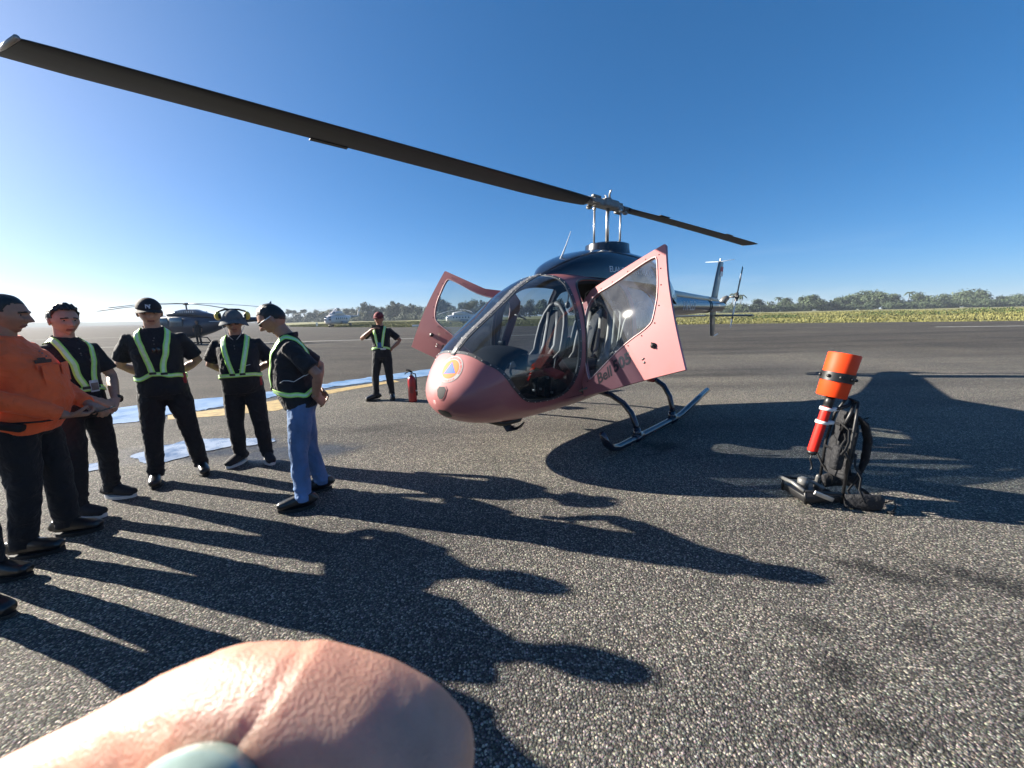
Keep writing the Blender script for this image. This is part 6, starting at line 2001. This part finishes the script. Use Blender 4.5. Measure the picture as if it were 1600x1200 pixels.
# ground crew man standing by the dark helicopter
person((-22.2, 27.6, 0), R(10), 'distant ground crewman in dark overalls standing by the dark blue helicopter', 1.70, 1.0, vox=.02, simple=True, shirt='navyshirt', trouser='blacktrouser',
       arms={'L': ((.27, .02, 1.13), (.25, -.06, .90), (0, -.2, -1), (-1, 0, 0), (0, -1, 0), .4), 'R': ((-.27, .02, 1.13), (-.25, -.06, .90), (0, -.2, -1), (1, 0, 0), (0, -1, 0), .4)})
bm = bmesh.new(); tube(bm, [(-21.6, 27.8, .05), (-21.0, 27.9, .10), (-20.4, 28.0, .06)], [.05, .08, .05], 8); tag(obj('ground_handling_bar', bm, M['black']), 'low dark ground handling bar lying near the crewman', 'tow bar')

# white boards and marker posts along the apron edge
def board(x, y, w, h, label, group=None):
    r = empty('edge_marker', (x, y, 0), math.atan2(-x, y) * 0); tag(r, label, 'marker board', group)
    bm = bmesh.new(); box(bm, (0, 0, h / 2 + .12), (w, .06, h), bev=.015); obj('panel', bm, M['white'], r, smooth=False)
    for s_ in (1, -1):
        bm = bmesh.new(); tube(bm, [(s_ * w * .35, 0, -.05), (s_ * w * .35, 0, .2)], .03, 8); obj('leg', bm, M['hubgrey'], r)
board(-16.6, 68.4, 1.5, .30, 'long low white marker board at the grass edge beside the open pink door')
board(-48.0, 96.5, .45, .9, 'small upright white marker board left of the white helicopter')

# ------------------------------------------------------------------ trees
M['leaf'] = pm('tree_leaves', (0.030, 0.050, 0.020), 0.75, 0, 0.5, 0.5)
M['leaf2'] = pm('tree_leaves_light', (0.048, 0.068, 0.024), 0.75, 0, 0.5, 0.5)
M['bark'] = pm('bark', (0.12, 0.10, 0.08), 0.9, 0, 0.3, 3, bump=.4, bs=12)
def tree_meshes(seed, H, Wd, trunk_h, flat=.6, lobes=9, leaves=1500, leaf=.38, low=.42):
    r = random.Random(seed)
    tb = bmesh.new(); tube(tb, [(0, 0, -.3), (.05, .02, trunk_h * .5), (.1, -.05, trunk_h * 1.1), (.1, 0, H * .6)], [.03 * H * .9, .026 * H * .8, .02 * H * .8, .006 * H], 9)
    cl = []
    for k in range(lobes):
        a = r.uniform(0, 6.28); q = r.random() ** .6
        c = V(math.cos(a) * Wd * .5 * q * .74, math.sin(a) * Wd * .5 * q * .74, trunk_h + (H - trunk_h) * (low + (.87 - low) * (1 - q ** 2.2) * r.uniform(.35, 1.08)))
        cl.append((c, Wd * r.uniform(.16, .27)))
        tube(tb, [(.08, 0, trunk_h * .85), tuple(V(.08, 0, trunk_h).lerp(c, .5) + V(0, 0, -.2)), tuple(c)], [.012 * H, .008 * H, .003 * H], 6)
    trunk = bpy.data.meshes.new('trunk'); tb.to_mesh(trunk); tb.free()
    cb = bmesh.new()
    for k in range(leaves):
        c, R_ = cl[r.randrange(len(cl))]
        d = V(r.gauss(0, 1), r.gauss(0, 1), r.gauss(0, 1)).normalized()
        rad = R_ * (r.random() ** .33) * (1 + .25 * noise.noise(tuple(d * 2.3 + c)))
        p = c + V(d.x * rad, d.y * rad, d.z * rad * flat)
        n = (d + V(r.gauss(0, .5), r.gauss(0, .5), r.gauss(0, .5) + .3)).normalized(); s, u = frame(n)
        L_ = leaf * r.uniform(.6, 1.4)
        vs = [cb.verts.new(p + s * L_ * .5 * math.cos(t) * r.uniform(.7, 1.2) + u * L_ * .5 * math.sin(t) * r.uniform(.7, 1.2)) for t in (0, 1.25, 2.5, 3.8, 5.0)]
        f = cb.faces.new(vs); f.material_index = 0 if r.random() < .7 else 1
    crown_m = bpy.data.meshes.new('crown'); cb.to_mesh(crown_m); cb.free()
    return trunk, crown_m
def palm_meshes(seed, H):
    r = random.Random(seed); tb = bmesh.new()
    tube(tb, [(0, 0, -.2), (.15, 0, H * .4), (.4, .1, H * .8), (.5, .1, H)], [.2, .15, .12, .11], 8)
    trunk = bpy.data.meshes.new('trunk'); tb.to_mesh(trunk); tb.free(); cb = bmesh.new()
    for k in range(16):
        a = k * 2.4; e = r.uniform(.1, .9); prev = None
        for t in np.linspace(0, 1, 7):
            d = V(math.cos(a), math.sin(a), 0); p = V(.5, .1, H) + d * (2.6 * t) + V(0, 0, 2.6 * (e * t - 1.15 * t * t)); n = V(-d.y, d.x, 0); w = .32 * math.sin(math.pi * min(1, t * .9 + .12))
            cur = [cb.verts.new(p + n * w + V(0, 0, -w * .7)), cb.verts.new(p), cb.verts.new(p - n * w + V(0, 0, -w * .7))]
            if prev: cb.faces.new((prev[0], prev[1], cur[1], cur[0])); cb.faces.new((prev[1], prev[2], cur[2], cur[1]))
            prev = cur
    cm = bpy.data.meshes.new('crown'); cb.to_mesh(cm); cb.free(); return trunk, cm
KINDS = {
    'round': [tree_meshes(20 + i, 9.0, 10.5, 1.2, .85, 17, 2600, .6, low=.10) for i in range(3)],
    'broad': [tree_meshes(40 + i, 9.0, 20, 1.8, .5, 26, 4200, .7, low=.25) for i in range(2)],
    'tall': [tree_meshes(60 + i, 12.0, 8.5, 1.8, 1.0, 17, 2300, .65, low=.08) for i in range(3)],
    'thin': [tree_meshes(80 + i, 11.5, 7.0, 5.5, .55, 8, 700, .6) for i in range(2)],
    'bush': [tree_meshes(100 + i, 4.2, 9.5, .3, .6, 12, 1500, .5, low=.1) for i in range(2)],
    'palm': [palm_meshes(120 + i, 7.5 + i) for i in range(2)]}
for ks in KINDS.values():
    for t_, c_ in ks:
        t_.materials.append(M['bark']); c_.materials.append(M['leaf']); c_.materials.append(M['leaf2'])
        t_.polygons.foreach_set('use_smooth', [True] * len(t_.polygons))
LAB = {'round': 'round leafy tree in the hazy tree line', 'broad': 'broad flat-topped spreading tree in the tree line', 'tall': 'tall dense tree standing in the tree line',
       'thin': 'slender tree with sparse crown in the tree line', 'bush': 'low spreading bush at the foot of the tree line', 'palm': 'palm tree with drooping fronds in the tree line'}
rt_ = random.Random(5)
def plant(kind, x, y, sc):
    where = ' far beyond the white helicopter' if x / y < -.33 else (' behind the rose helicopter' if x / y < .55 else ' past the grassy rise')
    t_, c_ = KINDS[kind][rt_.randrange(len(KINDS[kind]))]
    r = empty(kind_names[kind], (x, y, max(0, grass_z(x, y)) * .9 - .1), rt_.uniform(0, 6.28)); r.scale = (sc, sc, sc * rt_.uniform(.9, 1.1))
    tag(r, LAB[kind] + where, 'tree' if kind != 'bush' else 'bush', {'round': 'round trees of the far line', 'broad': 'broad trees of the far line', 'tall': 'tall trees of the far line', 'thin': 'slender trees of the far line', 'bush': 'bushes of the far line', 'palm': 'palms of the far line'}[kind] + where)
    for nm, me in (('trunk', t_), ('crown', c_)):
        o = bpy.data.objects.new(nm, me); COL.objects.link(o); o.parent = r
kind_names = {'round': 'round_tree', 'broad': 'broad_tree', 'tall': 'tall_tree', 'thin': 'slender_tree', 'bush': 'bush', 'palm': 'palm_tree'}
def at_px(px, dist):                      # a bearing from where the picture was taken, given as picture column
    return ((px - 800) / 601 * dist, dist)
for px, kind, dist, sc in (
    (1140, 'palm', 190, 1.0), (1152, 'palm', 200, 1.1), (1160, 'bush', 185, 1), (1180, 'round', 200, .75), (1196, 'bush', 190, 1.1), (1210, 'palm', 205, 1.0), (1222, 'round', 200, .8), (1236, 'bush', 190, 1.1), (1250, 'round', 195, .85), (1262, 'round', 190, 1.05), (1272, 'round', 205, .8),
    (1288, 'bush', 195, 1.2), (1302, 'round', 200, .7), (1318, 'round', 200, .85), (1338, 'broad', 205, 1.1), (1352, 'broad', 215, 1.1), (1366, 'round', 195, .85), (1384, 'round', 200, .9), (1398, 'bush', 190, 1.1), (1410, 'palm', 205, 1.1), (1424, 'round', 195, .9), (1436, 'round', 205, .85), (1450, 'bush', 190, 1.3),
    (1464, 'round', 200, .7), (1480, 'broad', 210, .85), (1504, 'broad', 205, 1.0), (1520, 'round', 200, .9), (1536, 'bush', 190, 1.2), (1552, 'round', 200, .65), (1570, 'broad', 210, .7), (1590, 'round', 200, .7), (1608, 'broad', 210, .75), (1640, 'round', 205, .8), (1680, 'broad', 210, .9), (1720, 'round', 200, .8),
    (418, 'round', 420, 1.0), (428, 'tall', 400, .9), (436, 'round', 400, 1.1), (448, 'round', 420, 1.2), (458, 'thin', 380, 1.1), (466, 'thin', 380, 1.2), (474, 'round', 370, 1.1), (484, 'thin', 350, 1.1), (492, 'round', 360, 1.1), (502, 'tall', 350, .9), (512, 'broad', 350, .95), (524, 'round', 340, 1.1), (536, 'tall', 340, 1.0), (548, 'round', 330, 1.2), (558, 'round', 320, 1.1),
    (568, 'tall', 300, 1.05), (576, 'tall', 290, 1.2), (584, 'round', 290, 1.2), (594, 'tall', 290, .95), (604, 'round', 290, 1.0), (614, 'tall', 280, 1.05), (622, 'tall', 280, 1.1), (632, 'tall', 280, 1.1), (640, 'round', 275, 1.15), (650, 'tall', 275, 1.05), (660, 'round', 270, 1.0), (672, 'round', 260, .9), (684, 'tall', 250, 1.2), (692, 'tall', 250, 1.3), (702, 'round', 250, 1.1), (712, 'round', 245, 1.0), (724, 'tall', 240, 1.0), (734, 'round', 240, 1.2), (744, 'round', 240, 1.15), (758, 'tall', 240, .95), (770, 'round', 235, 1.05), (784, 'round', 235, 1.1), (798, 'tall', 230, .9), (812, 'round', 230, 1.0), (830, 'tall', 230, 1.0), (850, 'round', 225, 1.1), (875, 'tall', 220, 1.0), (905, 'round', 220, 1.0), (940, 'broad', 215, .9), (980, 'round', 215, 1.0), (1015, 'tall', 210, .8), (1050, 'round', 205, .9), (1090, 'broad', 200, .7), (1120, 'round', 200, .7)):
    x, y = at_px(px, dist); plant(kind, x, y, sc * (1.0 if px > 1100 else 1.0))
for k in range(42):                       # undergrowth closing the gaps below the crowns
    px = 415 + k * 8.0 if k < 40 else 1100 + k; d = np.interp(px, [415, 560, 700, 1100], [405, 310, 243, 195])
    x, y = at_px(px + rt_.uniform(-3, 3), d - 4); plant('bush', x, y, rt_.uniform(.9, 1.3))
for k in range(30):
    x, y = at_px(1130 + k * 19 + rt_.uniform(-5, 5), 188); plant('bush', x, y, rt_.uniform(.75, 1.1))
# far low hills on the left horizon
bm = bmesh.new(); prev = None
for i in range(60):
    a = R(118 + i * 1.0); d = 1300
    x, y = math.cos(a) * d, math.sin(a) * d
    h = 4 + 7 * (noise.noise((i * .16, 0, 3)) + .5) + 3 * noise.noise((i * .6, 2, 0))
    cur = [bm.verts.new((x * .96, y * .96, -2)), bm.verts.new((x, y, max(2, h))), bm.verts.new((x * 1.1, y * 1.1, -2))]
    if prev:
        for k in range(2): bm.faces.new((prev[k], cur[k], cur[k + 1], prev[k + 1]))
    prev = cur
hl = obj('far_hills', bm, pm('far_wooded_land', (.05, .07, .045), .9, 0, .3, .01)); tag(hl, kind='structure')

# ------------------------------------------------------------------ hazy air
if HAZE > 0:
    bm = bmesh.new(); box(bm, (0, 700, 9), (3500, 5300, 22)); 
    hz = obj('haze', bm, [bpy.data.materials.new('hazy_air')], smooth=False); tag(hz, 'thin pale morning haze in the air', 'haze', kind='stuff')
    hm_ = hz.data.materials[0]; hm_.use_nodes = True; nt = hm_.node_tree; nt.nodes.clear()
    o_ = nt.nodes.new('ShaderNodeOutputMaterial'); v_ = nt.nodes.new('ShaderNodeVolumePrincipled')
    v_.inputs['Color'].default_value = (0.72, 0.83, 0.97, 1); v_.inputs['Density'].default_value = HAZE; v_.inputs['Anisotropy'].default_value = 0.0
    nt.links.new(v_.outputs[0], o_.inputs['Volume'])
bpy.data.scenes.remove(SCRATCH)
